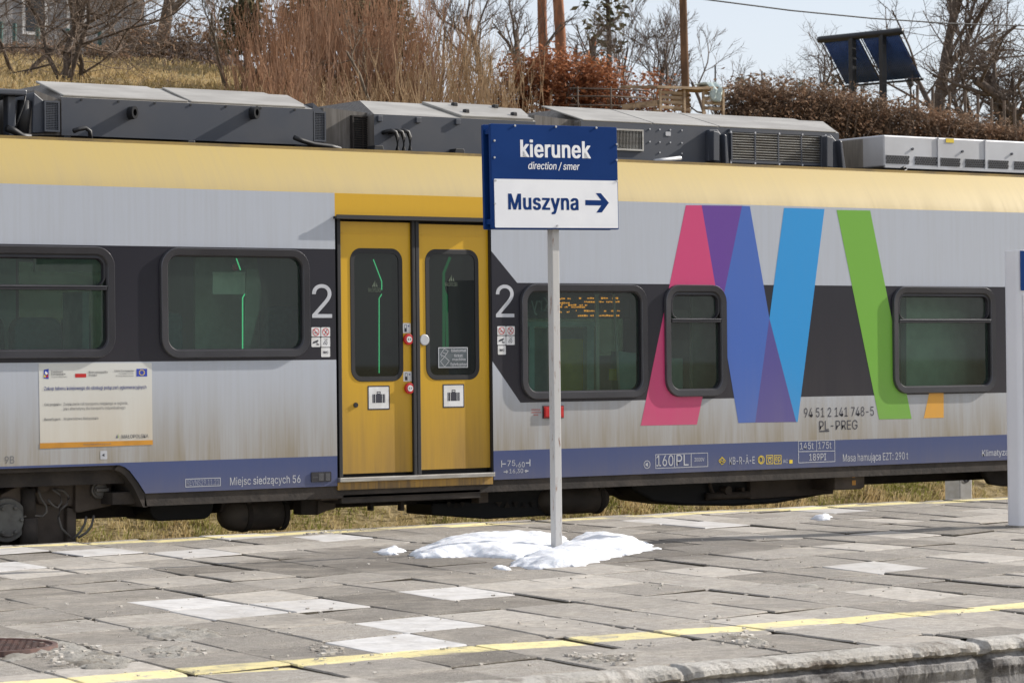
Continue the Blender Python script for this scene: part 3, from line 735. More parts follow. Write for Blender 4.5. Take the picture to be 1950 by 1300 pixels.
# ---- lettering, pictograms and stickers on the side
L = lambda s, b, m='lettergrey', **k: lettering(SIDE, s, b, M[m], T, **k)
lettering(SIDE, '2', (594, 541, 632, 605), M['lettergrey'], T, name='class_numeral'); lettering(SIDE, '2', (944, 542, 979, 604), M['lettergrey'], T, name='class_numeral')
L('9B', (9, 868, 27, 882), 'inkgrey'); L('REVNS29.11.21', (356, 912.5, 417, 923.5), 'dimgrey'); L('Miejsc siedzących 56', (438, 906, 572, 925))
L('75,', (966, 876, 985, 889)); L('60', (987, 879, 999, 889)); L('16,30', (970, 892, 996, 902)); L('⊢', (954, 876, 963, 889)) if False else None
mb = MB(); fr = SIDE
def pline(pts, t=.007, n=.0012, mi=0):     # painted line through pixel points
    q = [SIDE.px(*p) for p in pts]
    for a, b in zip(q, q[1:]):
        d = Vector((b[0] - a[0], b[1] - a[1])); d.normalize(); o = Vector((-d.y, d.x)) * t / 2
        mb.flat(SIDE, [(a[0] + o.x, a[1] + o.y), (a[0] - o.x, a[1] - o.y), (b[0] - o.x, b[1] - o.y), (b[0] + o.x, b[1] + o.y)], n, mi)
for pts in (((955, 876), (955, 889)), ((955, 883), (963, 882.7)), ((1009, 874), (1009, 887)), ((1001, 881), (1009, 880.7)), ((959, 898), (967, 897.6)), ((964, 895), (967, 897.6), (964, 900)), ((999, 896.5), (1006, 896)), ((1002, 894), (999, 896.5), (1002, 899))): pline(pts)
def pbx(x0, y0, x1, y1, t=.0045, mi=0): mb.outline(SIDE, *SIDE.rect(x0, y0, x1, y1), t, .0012, mi)
pbx(353, 910, 420, 926); pbx(1248, 863, 1348, 890); pline(((1284, 864), (1284, 889)), .005); pline(((1316, 863), (1316, 888)), .005)
pbx(1520, 838, 1590, 880); pline(((1521, 859.5), (1589, 858)), .005); pline(((1555, 839), (1555, 858)), .005)
u, v_ = px(1232, 884); mb.ring(SIDE, u, v_, .026, .031, .0012)
mb.flat(SIDE, [(u - .014, v_ - .006), (u + .008, v_ - .016), (u + .008, v_ + .016), (u - .014, v_ + .006)], .0012)
pline(((1389, 866), (1393, 866)), .0012) if False else None
mb.build('marking', M['lettergrey'], T)
L('160', (1250, 866, 1282, 887)); L('PL', (1288, 865, 1311, 886)); L('3000V', (1322, 871, 1341, 878))
L('KB-R-Ā-E', (1389, 866, 1437, 883)); L('145t', (1523, 842, 1549, 855)); L('175t', (1558, 841, 1583, 854)); L('189PI', (1541, 863, 1573, 876))
L('Masa hamująca EZT: 290 t', (1605, 862, 1729, 880)); L('Klimatyzacja', (1870, 855, 1934, 870)); L('WC', (1491, 874, 1500, 881))
L('94 51 2 141 748-5', (1531, 775, 1664, 793), 'ink'); L('PL-PREG', (1560, 800, 1633, 818), 'ink')
mb = MB(); pline(((1560, 821), (1579, 820.3)), .010); mb.build('underline', M['ink'], T)
mb = MB()
u, v_ = px(1375, 877); k_ = [(u, v_ - .034), (u + .038, v_), (u, v_ + .034), (u - .038, v_)]
for a, b in zip(k_, k_[1:] + k_[:1]):
    d = Vector((b[0] - a[0], b[1] - a[1])).normalized(); o = Vector((-d.y, d.x)) * .006
    mb.flat(SIDE, [a, b, (b[0] + o.x, b[1] + o.y), (a[0] + o.x, a[1] + o.y)], .0012)
put_text(mb, SIDE, 'R', (1372, 872, 1379, 882), .0012)
u, v_ = px(1449.5, 875); mb.ring(SIDE, u, v_, .027, .033, .0012); put_text(mb, SIDE, 'D', (1446, 869, 1453, 881), .0012)
for x0, x1 in ((1459, 1472), (1474, 1488)): mb.outline(SIDE, *SIDE.rect(x0, 866, x1, 883), .005, .0012)
put_text(mb, SIDE, 'ep', (1476, 869, 1486, 881), .0012)
u, v_ = px(1465.5, 876); mb.ring(SIDE, u, v_, .012, .017, .0012); mb.flat(SIDE, R4(*SIDE.rect(1461, 870, 1470, 871.5)), .0012)
mb.flat(SIDE, R4(*SIDE.rect(1503, 875, 1509, 882)), .0012)
mb.build('amber_marking', M['flagyellow'], T)
# dark data plate, emergency handle
pl = MB().prism(SIDE, rr(*SIDE.rect(592, 898, 630, 917), .01), 0, .008).build('data_plate', M['frame'], T)
mb = MB(); put_text(mb, SIDE, '====', (595, 907, 604, 909), .011)
for y in range(901, 915, 2): mb.flat(SIDE, R4(*SIDE.rect(606, y, 615, y + .8)), .011); mb.flat(SIDE, R4(*SIDE.rect(619, y, 627, y + .8)), .011)
mb.build('plate_text', M['inkgrey'], pl)
a = SIDE.rect(1033, 772, 1072, 796)
MB().prism(SIDE, R4(*a), 0, .012).build('emergency_frame', M['rubber'], T)
MB().prism(SIDE, R4(a[0] + .012, a[1] + .012, a[2] - .012, a[3] - .012), .012, .02).outline(SIDE, a[0] + .004, a[1] + .004, a[2] - .004, a[3] - .004, .006, .014).build('emergency_handle', M['red'], T, bevel=.003)
mb = MB()
for i, (x0, x1) in enumerate(((1012, 1029), (1012, 1030), (1016, 1025))):
    x = x0
    while x < x1:
        wd = rl.uniform(1.5, 3); mb.flat(SIDE, R4(*SIDE.rect(x, 778.5 + i * 5, min(x1, x + wd), 781 + i * 5)), .0012); x += wd + .6
mb.build('red_caption', mat('faded_red_ink', (.42, .16, .15), .5), T)
# pictogram stickers
def sticker(b, kind, parent=T, fr=SIDE):
    r = fr.rect(*b); wd, hg = r[2] - r[0], r[3] - r[1]
    s = MB().prism(fr, rr(r[0], r[1], r[2], r[3], .006, 3), 0, .0012).build('pictogram_sticker', M['white'], parent)
    OFF[s.name] = OFF[parent.name]
    cx, cy = (r[0] + r[2]) / 2, (r[1] + r[3]) / 2; R_ = min(wd, hg) * .42
    mb = MB(); n = .0022
    if kind in ('smoke', 'noise'):
        mb.ring(fr, cx, cy, R_ * .82, R_, n, 0)
        mb.flat(fr, [(cx - R_ * .65, cy + R_ * .5), (cx - R_ * .5, cy + R_ * .65), (cx + R_ * .65, cy - R_ * .5), (cx + R_ * .5, cy - R_ * .65)][::-1], n, 0)
        if kind == 'smoke': mb.flat(fr, [(cx - R_ * .5, cy - R_ * .3), (cx + R_ * .3, cy - R_ * .3), (cx + R_ * .3, cy - R_ * .12), (cx - R_ * .5, cy - R_ * .12)], n - .0005, 1)
        else: mb.flat(fr, [(cx - R_ * .45, cy - R_ * .6), (cx - R_ * .3, cy - R_ * .7), (cx + R_ * .5, cy + R_ * .55), (cx + R_ * .35, cy + R_ * .65)], n - .0005, 1)
    elif kind == 'camera':
        mb.flat(fr, [(cx - R_, cy - R_ * .35), (cx + R_ * .3, cy - R_ * .05), (cx + R_ * .75, cy + R_ * .35), (cx + R_ * .6, cy + R_ * .62), (cx - R_ * .85, cy + R_ * .1)], n, 1)
        mb.flat(fr, [(cx + R_ * .2, cy - R_ * .7), (cx + R_ * .95, cy - R_ * .7), (cx + R_ * .95, cy - R_ * .4), (cx + R_ * .45, cy - R_ * .45), (cx + R_ * .4, cy - R_ * .1), (cx + R_ * .2, cy - R_ * .1)], n, 1)
    elif kind == 'wifi':
        for k in (.5, .9, 1.3):
            mb.loops([[fr.w(cx + R_ * .7 + R_ * (k + t) * cos(radians(a)), cy - R_ * .8 + R_ * (k + t) * sin(radians(a)), n) for a in range(170, 99, -14)] for t in (.16, 0)], 1, close=False)
        put_text(mb, fr, 'WiFi', None, n, 1, uv=(cx - R_ * .6, cy + R_ * .65, cx + R_ * .6, cy + R_ * .95))
    elif kind == 'wc': put_text(mb, fr, 'WC', None, n, 1, bold=.04, uv=(cx - R_ * .75, cy - R_ * .3, cx + R_ * .75, cy + R_ * .3))
    elif kind == 'bag':
        s.data.materials[0] = M['ink']
        mb.flat(fr, rr(r[0] + .009, r[1] + .009, r[2] - .009, r[3] - .009, .004, 3), n - .0005, 2)
        mb.flat(fr, R4(cx - R_ * .62, cy - R_ * .5, cx + R_ * .62, cy + R_ * .35), n, 1)
        for x in (-.74, .66): mb.flat(fr, R4(cx + x * R_, cy - R_ * .5, cx + (x + .08) * R_, cy + R_ * .35), n, 1)
        for x in (-.42, .38): mb.flat(fr, R4(cx + x * R_, cy - R_ * .5, cx + (x + .05) * R_, cy + R_ * .35), n + .0006, 2)
        mb.outline(fr, cx - R_ * .22, cy + R_ * .35, cx + R_ * .22, cy + R_ * .62, R_ * .08, n, 1)
    elif kind == 'button':
        mb.flat(fr, R4(r[0] + wd * .18, r[1] + hg * .12, r[0] + wd * .48, r[1] + hg * .45), n, 1); mb.outline(fr, r[0] + wd * .18, r[1] + hg * .45, r[0] + wd * .48, r[1] + hg * .85, .003, n, 1)
        mb.flat(fr, [(r[0] + wd * .58, r[1] + hg * .7), (r[0] + wd * .8, r[1] + hg * .6), (r[0] + wd * .8, r[1] + hg * .8)], n, 3)
    elif kind == 'speaker':
        s.data.materials[0] = M['lettergrey']
        mb.flat(fr, [(cx - R_ * .5, cy - R_ * .1), (cx + R_ * .2, cy - R_ * .5), (cx + R_ * .2, cy + R_ * .5), (cx - R_ * .5, cy + R_ * .1)], n, 1)
    mb.build('symbol', [M['red'], M['ink'], M['white'], M['inkblue']], s)
for b, k in (((593, 623, 610, 641), 'smoke'), ((611.5, 623, 628.5, 641), 'noise'), ((593, 642.5, 610, 660.5), 'camera'), ((611.5, 642.5, 628.5, 660.5), 'wifi'), ((611.5, 662, 628.5, 679.5), 'wc'),
             ((947, 621, 963, 638), 'smoke'), ((964, 621, 980, 638), 'noise'), ((947, 639.5, 963, 656.5), 'camera'), ((964, 639.5, 980, 656.5), 'wifi'), ((948, 658, 963, 675), 'wc'), ((191, 858, 204, 874), 'speaker')): sticker(b, k)
sticker((700, 734, 742, 780), 'bag', DL, Dfr); sticker((843, 731, 884, 776), 'bag', DR, Dfr); sticker((767, 615, 782, 634), 'button', DL, Dfr); sticker((768, 707, 784, 726), 'button', DL, Dfr)
for x, y in ((776, 646), (778, 739)):
    u, v_ = Dfr.px(x, y); mb = MB().disc(Dfr, u, v_, .040, 0, .022, 0, 24); b_ = mb.build('door_button', M['red'], DL, bevel=.006)
    c_ = MB().disc(Dfr, u, v_, .022, .022, .025, 0, 20)
    c_.flat(Dfr, [(u - .004, v_ - .010), (u - .004, v_ - .004), (u - .010, v_), (u - .004, v_ + .004), (u - .004, v_ + .010), (u - .016, v_)][::-1], .027, 1)
    c_.flat(Dfr, [(u + .004, v_ - .010), (u + .016, v_), (u + .004, v_ + .010), (u + .004, v_ + .004), (u + .010, v_), (u + .004, v_ - .004)], .027, 1)
    c_.build('button_face', [M['white'], M['ink']], b_)
u, v_ = Dfr.px(807, 647); MB().disc(Dfr, u, v_, .040, 0, .014, 0, 24).build('button_blank', M['silver'], DR, bevel=.005)
u, v_ = Dfr.px(677, 771); MB().disc(Dfr, u, v_, .018, 0, .008, 0, 16).ring(Dfr, u, v_, .012, .016, .011).build('door_lock', M['rubber'], DL)
# green lit handrails and the regional mark behind the door glass
def rail(pts, Y, m, r=.0034):
    mb = MB(); f_ = Frame((0, Y, 0))
    for a in pts: mb.tube([f_.w(*f_.px(*p)) for p in a], r, 6)
    mb.pieces('lit_handrail', M[m], T)

M['doorled'] = led('green_led_strip_behind_dark_glass', (.10, .85, .30), 3.4); M['doorled2'] = led('dim_green_strip_behind_dark_glass', (.01, .25, .07), 1.6)
rail((((711, 494), (727, 536), (727, 552)), ((727, 560), (722, 568), (722, 710))), .07, 'doorled')
rail((((857, 490), (845, 520), (845, 664)), ((845, 552), (850, 562), (852, 664))), .07, 'doorled2', .010)
markm = mat('faint_green_vinyl', (.10, .13, .09), .5)
for d, xo, yo in ((DL, 0, 0), (DR, 146, -11)):
    mb = MB()
    put_text(mb, Dfr, 'MAŁOPOLSKA', (701 + xo, 548 + yo, 725 + xo, 556 + yo), .0004)
    for p in (((708, 546), (711, 546), (713, 536)), ((712, 546), (715, 546), (714, 533)), ((716, 546), (719, 546), (717, 538))): mb.flat(Dfr, [Dfr.px(x + xo, y + yo) for x, y in p], .0004)
    mb.build('regional_mark', markm, d)
s_ = MB().prism(Dfr, rr(*Dfr.rect(834, 661, 890, 700), .008, 3), -.001, .0016).build('ticket_machine_sticker', mat('sticker_slate', (.10, .12, .13), .5), DR)
mb = MB(); r = Dfr.rect(834, 661, 890, 700); mb.outline(Dfr, *r, .006, .005)
for s, b in (('biletomat', (859, 664, 887, 670)), ('ticket', (864, 674, 880, 679.5)), ('machine', (861, 681, 886, 686.5)), ('fahrkarten', (857, 690, 889, 696.5))): put_text(mb, Dfr, s, b, .005, bold=.012)
def thin(pts, t=.0035):
    q = [Dfr.px(*p) for p in pts]
    for a, b in zip(q, q[1:]):
        d = Vector((b[0] - a[0], b[1] - a[1])).normalized(); o = Vector((-d.y, d.x)) * t / 2
        mb.flat(Dfr, [(a[0] + o.x, a[1] + o.y), (a[0] - o.x, a[1] - o.y), (b[0] - o.x, b[1] - o.y), (b[0] + o.x, b[1] + o.y)], .005)
thin(((838, 675), (845, 664), (853, 668), (846, 679), (838, 675))); thin(((838, 688), (846, 679), (855, 687), (846, 698), (838, 688))); thin(((841, 676), (840, 680))); thin(((843, 671), (850, 674)))
mb.build('sticker_text', M['lettergrey'], s_)
# funding poster on the lower panel
pr = SIDE.rect(75, 691, 290, 853)
po = MB().prism(SIDE, [SIDE.px(76.5, 853.5), SIDE.px(290.5, 847), SIDE.px(289, 690.5), SIDE.px(73.5, 691.5)], 0, .0012).build('funding_poster', M['poster'], T)
Z6 = lambda x, y: (60 + x / 6.844, 680 + y / 6.844)
def zb(a, b, c, d): return (*Z6(a, b), *Z6(c, d))
mb = MB(); PM = ['orange', 'eublue', 'red', 'flagyellow', 'inkblue', 'inkgrey', 'ink', 'green', 'white']
I = PM.index
fl_ = lambda pts, m, n=.0022: mb.flat(SIDE, [SIDE.px(*Z6(*p)) for p in pts], n, I(m))
fl_(((108, 1190), (1580, 1138), (1578, 1078), (106, 1118)), 'orange'); fl_(((158, 275), (222, 283), (222, 150), (158, 165)), 'eublue')
fl_(((170, 210), (215, 245), (205, 200), (180, 180)), 'white', .0028); fl_(((160, 262), (185, 262), (175, 225), (160, 232)), 'flagyellow', .0028); fl_(((190, 262), (218, 255), (214, 205), (190, 240)), 'red', .0028)
fl_(((568, 264), (712, 261), (711, 213), (567, 214)), 'red'); fl_(((1366, 250), (1506, 249), (1505, 150), (1366, 151)), 'eublue')
for i in range(12):
    t = i * pi / 6; cx, cy = 1436 + 33 * cos(t), 200 + 33 * sin(t); fl_(((cx - 6, cy + 6), (cx + 6, cy + 6), (cx + 6, cy - 6), (cx - 6, cy - 6)), 'flagyellow', .0028)
for s, b, m, bo in (('Fundusze', (255, 172, 405, 200), 'inkgrey', .006), ('Europejskie', (255, 205, 440, 238), 'inkgrey', .006), ('Program Regionalny', (258, 247, 465, 268), 'inkgrey', 0),
                    ('Rzeczpospolita', (745, 178, 990, 212), 'inkgrey', .005), ('Polska', (745, 220, 850, 244), 'inkgrey', .005), ('Unia Europejska', (1080, 162, 1335, 194), 'inkgrey', .005), ('Europejski Fundusz', (1135, 203, 1330, 224), 'inkgrey', 0), ('Rozwoju Regionalnego', (1100, 233, 1330, 254), 'inkgrey', 0),
                    ('Zakup taboru kolejowego do obsługi połączeń aglomeracyjnych', (162, 372, 1494, 432), 'inkblue', .010), ('Cel projektu:', (166, 596, 388, 638), 'inkgrey', .006), ('Zwiększenie roli transportu miejskiego w regionie,', (413, 582, 1255, 632), 'inkgrey', 0),
                    ('jako alternatywy dla transportu indywidualnego', (413, 642, 1220, 690), 'inkgrey', 0), ('Beneficjent:', (166, 790, 380, 830), 'inkgrey', .006), ('Województwo Małopolskie', (416, 778, 870, 822), 'inkgrey', 0), ('MAŁOPOLSKA', (1172, 1003, 1520, 1052), 'inkgrey', .008), ('www.mapadotacji.gov.pl', (670, 1118, 1032, 1146), 'inkgrey', 0)):
    put_text(mb, SIDE, s, zb(*b), .0030, I(m), bold=bo)
fl_(((1098, 1052), (1108, 1052), (1112, 1005)), 'inkblue'); fl_(((1110, 1052), (1122, 1052), (1116, 1000)), 'ink'); fl_(((1126, 1050), (1136, 1050), (1130, 990)), 'green')
mb.build('poster_print', [M[k] for k in PM], po)

# ---- roof equipment
def runit(Yf, BL, BR, TL, TR, RL, RR, setb=.45, back=1.1, name='roof_unit', mats=('roofdark', 'rooflid', 'roofbrown')):
    a = onY(*BL, Yf); b = onY(*BR, Yf); c = onY(*TL, Yf); d = onY(*TR, Yf); e = onY(*RL, Yf + setb); f = onY(*RR, Yf + setb)
    x0, x1 = (a.x + c.x) / 2, (b.x + d.x) / 2; zb_, zt = (a.z + b.z) / 2, (c.z + d.z) / 2; zr = (e.z + f.z) / 2
    def sec(x, xr, zbk): return [(x, Yf, zb_), (x, Yf, zt), (xr, Yf + setb, zr), (xr, Yf + setb + back, zr), (x, Yf + 2 * setb + back, zt), (x, Yf + 2 * setb + back, zb_)]
    A, B = sec(x0, min(e.x, x0 + .2), zb_), sec(x1, max(f.x, x1 - .25), zb_)
    mb = MB(); k = 6
    mb.add(A + B, [(0, 6, 7, 1)], 0); mb.add(A + B, [(1, 7, 8, 2), (2, 8, 9, 3), (3, 9, 10, 4)], 1); mb.add(A + B, [(4, 10, 11, 5), (5, 11, 6, 0)], 0)
    mb.add(A, [(0, 1, 2, 3, 4, 5)], 2); mb.add(B, [(5, 4, 3, 2, 1, 0)], 2)
    o = mb.build(name, [M[m] for m in mats], T, bevel=.012)
    return o, Frame((0, Yf, 0)), (x0, x1, zb_, zt, zr)
def lid_frame(Yf, setb, g): # frame lying on the sloped lid
    return Frame((0, Yf, g[3]), (1, 0, 0), (0, setb, g[4] - g[3]))
YF = .50
u1, f1, g1 = runit(YF, (118, 257), (597, 277), (116, 186), (595, 207), (96, 160), (547, 180))
lf = lid_frame(YF, .45, g1); LW = hypot(.45, g1[4] - g1[3])
mb = MB()
for xa, xb in ((g1[0] + .02, (g1[0] + g1[1]) / 2 - .01), ((g1[0] + g1[1]) / 2 + .01, g1[1] - .05)):
    mb.prism(lf, [(xa, .015), (xb, .015), (xb - .10, LW - .01), (xa + .0, LW - .01)], 0, .014)
mb.pieces('roof_lid', M['rooflid'], u1, bevel=.006)
mb = MB()
for x in (247, 479):
    u, v_ = f1.px(x, 216)
    lo = lambda r_, n: [f1.w(u + r_ * .55 * cos(t * pi / 10), v_ + r_ * sin(t * pi / 10), n) for t in range(20)]
    mb.loops([lo(.045, 0), lo(.045, .08), lo(.024, .08), lo(.024, 0)])
mb.pieces('lifting_eye', M['rubber'], u1)
mb = MB()
for i in range(7):
    for k in range(1):
        mb.disc(f1, g1[0] + .15 + i * (g1[1] - g1[0] - .3) / 6, g1[3] - .012, .008, 0, .006, 0, 6)
mb.pieces('bolt', M['rubber'], u1)
def mesh_grille(pxb, Y, name, parent, nx, nz, dark='black', bar='roofdark', fr=None, frame=.012, slat=.005):
    fr = fr or Frame((0, Y, 0)); a = fr.rect(*pxb); mb = MB(); mb.prism(fr, R4(*a), -.02, 0, 0)
    for i in range(nx + 1):
        x = a[0] + (a[2] - a[0]) * i / nx; mb.prism(fr, R4(x - slat / 2, a[1], x + slat / 2, a[3]), .001, .010, 1)
    for i in range(nz + 1):
        z = a[1] + (a[3] - a[1]) * i / nz; mb.prism(fr, R4(a[0], z - slat / 2, a[2], z + slat / 2), .001, .012, 1)
    if frame:
        for q in ((a[0] - frame, a[1] - frame, a[0], a[3] + frame), (a[2], a[1] - frame, a[2] + frame, a[3] + frame), (a[0], a[1] - frame, a[2], a[1]), (a[0], a[3], a[2], a[3] + frame)): mb.prism(fr, R4(*q), -.02, .016, 1)
    return mb.build(name, [M[dark], M[bar]], parent)
lb = MB().hull8([onY(52, 258, .52), onY(114, 258, .52), onY(114, 190, .52), onY(66, 172, .52)], [p + Vector((0, 1.2, 0)) for p in (onY(52, 258, .52), onY(114, 258, .52), onY(114, 190, .52), onY(66, 172, .52))]).build('end_hood', M['roofbrown'], u1)
lb2 = MB().prism(Frame((0, .50, 0)), [Frame((0, .5, 0)).px(*p) for p in ((62, 254), (112, 252), (112, 192), (84, 192), (64, 175))], -.3, 0).build('fan_housing', M['roofdark'], u1, bevel=.008)
mesh_grille((86, 196, 109, 248), .49, 'grille', u1, 8, 16); mesh_grille((598, 216, 616, 267), .52, 'grille', u1, 6, 16)
MB().prism(Frame((0, .525, 0)), [Frame((0, .525, 0)).px(*p) for p in ((596, 270), (617, 271), (617, 214), (596, 196))], -1.2, 0).build('end_hood', M['roofdark'], u1)
for x in (129, 365, 580):
    fr = Frame((0, .42, 0)); a = fr.rect(x - 10, 258 + (x - 129) * .04, x + 10, 273 + (x - 129) * .045)
    MB().prism(fr, [(a[0], a[1]), (a[2], a[1]), (a[2] - .015, a[3]), (a[0] + .015, a[3])], -.1, 0).box(a[0] + .02, a[2] - .02, .38, .45, a[1] - .01, a[1] + .02).build('mounting_bracket', M['rubber'], u1, bevel=.004)
u2, f2, g2 = runit(YF, (713, 286), (1022, 298), (712, 218), (1018, 231), (685, 191), (992, 208))
MB().hull8([onY(616, 285, .62), onY(716, 288, .62), onY(716, 217, .62), onY(616, 205, .62)], [Vector((p.x, 1.9, p.z)) for p in (onY(616, 285, .62), onY(716, 288, .62), onY(716, 217, .62), onY(616, 205, .62))]).build('end_hood', M['roofbrown'], u2)
mesh_grille((672, 224, 708, 284), .60, 'grille', u2, 2, 14, 'black', 'under')
lf = lid_frame(YF, .45, g2); LW = hypot(.45, g2[4] - g2[3]); xm = g2[0] + (g2[1] - g2[0]) * .53
mb = MB(); mb.prism(lf, [(xm + .01, .012), (g2[1] - .01, .012), (g2[1] - .12, LW - .01), (xm - .06, LW - .01)], 0, .02); ld = mb.build('roof_lid', M['rooflid'], u2, bevel=.005)
mb = MB()
for a, b in ((.25, .75), (.8, .75), (.18, .25), (.8, .2)): mb.box(xm + (g2[1] - xm) * a - .02, xm + (g2[1] - xm) * a + .02, YF + .45 * b - .02, YF + .45 * b + .02, g2[3] + (g2[4] - g2[3]) * b + .01, g2[3] + (g2[4] - g2[3]) * b + .045)
mb.pieces('lid_catch', M['rubber'], ld, bevel=.006)
mb = MB()
for x in (722, 795, 870):
    u, v_ = f2.px(x, 224 + (x - 722) * .04); mb.prism(f2, R4(u - .02, v_ - .03, u + .02, v_ + .012), 0, .02)
mb.pieces('hinge', M['roofdark'], u2, bevel=.004)
mb = MB()
for i in range(3):
    x = 742 + i * 12; fr = Frame((0, .46, 0)); q_ = [(x - 9, 253 - i * .5), (x, 249), (x + 8, 252), (x + 12, 262), (x + 12, 287)]
    mb.tube([fr.w(*fr.px(*p), .02 if k else -.06) for k, p in enumerate(q_)], .016, 8)
mb.pieces('power_cable', M['rubber'], u2, smooth=True)
for x in (722, 876):
    fr = Frame((0, .42, 0)); a = fr.rect(x - 11, 277 + (x - 722) * .04, x + 11, 290 + (x - 722) * .045)
    MB().prism(fr, [(a[0], a[1]), (a[2], a[1]), (a[2] - .015, a[3]), (a[0] + .015, a[3])], -.1, 0).build('mounting_bracket', M['rubber'], u2, bevel=.004)
u3, f3, g3 = runit(YF, (1108, 300), (1600, 321), (1105, 230), (1596, 254), (1077, 205), (1567, 233))
lf = lid_frame(YF, .45, g3); LW = hypot(.45, g3[4] - g3[3])
mb = MB(); xq = [g3[0] + .01, f3.px(1243, 238)[0], f3.px(1369, 243)[0], g3[1] - .02]
for xa, xb in zip(xq, xq[1:]): mb.prism(lf, [(xa + .008, .0), (xb - .008, .0), (xb - .075, LW), (xa - .06, LW)], 0, .012)
mb.pieces('roof_lid', M['rooflid'], u3, bevel=.005)
MB().hull8([onY(1012, 296, .60), onY(1112, 300, .60), onY(1112, 232, .60), onY(1018, 219, .60)], [Vector((p.x, 1.9, p.z)) for p in (onY(1012, 296, .6), onY(1112, 300, .6), onY(1112, 232, .6), onY(1018, 219, .6))]).build('end_hood', M['roofbrown'], u3)
mesh_grille((1160, 249, 1221, 284), YF, 'grille', u3, 22, 1, 'under', 'alu', fr=f3, slat=.003)
gr = MB(); a = f3.rect(1390, 258, 1566, 306); gr.prism(f3, R4(*a), -.02, .002, 0)
for i in range(11):
    z = a[1] + (a[3] - a[1]) * i / 10; gr.add([f3.w(a[0], z - .008, .004), f3.w(a[2], z - .008, .004), f3.w(a[2], z + .004, .022), f3.w(a[0], z + .004, .022), f3.w(a[0], z - .012, .004), f3.w(a[2], z - .012, .004), f3.w(a[2], z, .022), f3.w(a[0], z, .022)], [(0, 1, 2, 3), (4, 7, 6, 5), (3, 2, 6, 7), (0, 4, 5, 1)], 1)
for i in range(5):
    x = a[0] + (a[2] - a[0]) * i / 4; gr.prism(f3, R4(x - .007, a[1] - .02, x + .007, a[3] + .02), .002, .024, 2)
for z in (a[1] - .03, a[3] + .01): gr.prism(f3, R4(a[0] - .02, z, a[2] + .02, z + .02), 0, .026, 2)
gr.build('louvre', [M['black'], M['alu'], M['roofdark']], u3)
mb = MB(); u, v_ = f3.px(1272, 255); mb.prism(f3, rr(u - .025, v_ - .016, u + .025, v_ + .016, .006, 3), 0, .004)
mb.build('label_plate', M['silver'], u3)
mb = MB()
for x in (1237, 1256, 1276, 1298):
    for y in (246, 270, 290):
        if (x * 7 + y) % 3: u, v_ = f3.px(x, y + (x - 1237) * .04); mb.disc(f3, u, v_, .007, 0, .006, 0, 6)
for x in (1388, 1434, 1480, 1524, 1568):
    for y in (252, 310): u, v_ = f3.px(x, y + (x - 1388) * .035); mb.disc(f3, u, v_, .009, 0, .03, 0, 6)
mb.pieces('bolt', M['silver'], u3)
for p in (((1358, 306), (1388, 312), (1384, 258), (1376, 246), (1360, 246)), ((1574, 318), (1611, 323), (1604, 270), (1592, 256), (1574, 258))):
    fr = Frame((0, .40, 0)); MB().prism(fr, [fr.px(*q_) for q_ in p], -.10, -.06).prism(fr, [fr.px(p[0][0] + 1, p[0][1]), fr.px(p[0][0] + 12, p[0][1] + 1), fr.px(p[0][0] + 12, p[3][1] + 6), fr.px(p[0][0] + 1, p[3][1] + 3)], -.1, 0).prism(fr, [fr.px(p[1][0] - 6, p[1][1]), fr.px(p[1][0], p[1][1]), fr.px(p[2][0], p[2][1]), fr.px(p[2][0] - 4, p[2][1] - 3)], -.1, .0).build('side_bracket', M['roofdark'], u3, bevel=.005)
fr = Frame((0, .40, 0)); MB().tube([fr.w(*fr.px(1246, 307)), fr.w(*fr.px(1262, 305)), fr.w(*fr.px(1296, 301))], .016, 8).build('drain_pipe', M['silver'], u3, smooth=True)
# silver unit at the right, dark unit at far left
fr = Frame((0, YF, 0)); a = fr.rect(1683, 262, 1960, 322); x0 = a[0]; zb_, zt = onY(1683, 317, YF).z, onY(1683, 257, YF).z
MB().box(x0, x0 + 5.2, YF, YF + 1.7, zb_, zt).build('air_unit', [M['silver']], T, bevel=.012)
au = [o for o in COL.objects if o.name.startswith('air_unit')][0]
ex = onY(1612, 266, YF + .55).x
MB().box(ex, x0 - .003, YF + .25, YF + 1.7, zb_, zt - .01).build('end_hood', mat('dusty_tan_hood', (.24, .22, .19), .6, 0, (.17, .155, .135), 5, (4, 4, .6)), au, bevel=.01)
mb = MB(); pn = [1683, 1786, 1876, 1972, 2075]
for i, p in enumerate(pn[1:]): u = fr.px(p, 290)[0]; mb.prism(fr, R4(u - .008, zb_, u + .008, zt), 0, .01)
mb.box(x0, x0 + 5.2, YF - .016, YF, zb_ - .01, zb_ + .012)
mb.build('panel_seam', M['silver'], au)
mb = MB()
for p0, p1 in ((1687, 1731), (1742, 1784), (1791, 1828), (1838, 1874), (1882, 1920), (1931, 1970), (1978, 2020)):
    yb = 296 + (p0 - 1687) * .048; a = fr.rect(p0, yb, p1, yb + 16); mb.prism(fr, R4(*a), 0, .003, 0)
    for i in range(9):
        for k in range(4):
            u = a[0] + (a[2] - a[0]) * (i + .5 + (.25 if k % 2 else -.25)) / 9; z = a[1] + (a[3] - a[1]) * (k + .5) / 4
            mb.prism(fr, R4(u - .0075, z - .008, u + .0075, z + .004), .003, .006, 1)
mb.build('perforated_vent', [M['inkgrey'], M['black']], au)
a = fr.rect(1801, 264, 1816, 272); MB().prism(fr, R4(*a), 0, .004).build('warning_label', M['flagyellow'], au)
mb = MB()
for x in (1737, 1832, 1926): u, v_ = fr.px(x, 284 + (x - 1737) * .05); mb.disc(fr, u, v_, .011, 0, .012, 0, 8)
mb.pieces('bolt', M['roofdark'], au)
fr = Frame((0, .40, 0)); mb = MB(); mb.tube([fr.w(*fr.px(x, y)) for x, y in ((1715, 322), (1722, 318), (1727, 322), (1720, 327), (1705, 325))], .010, 6)
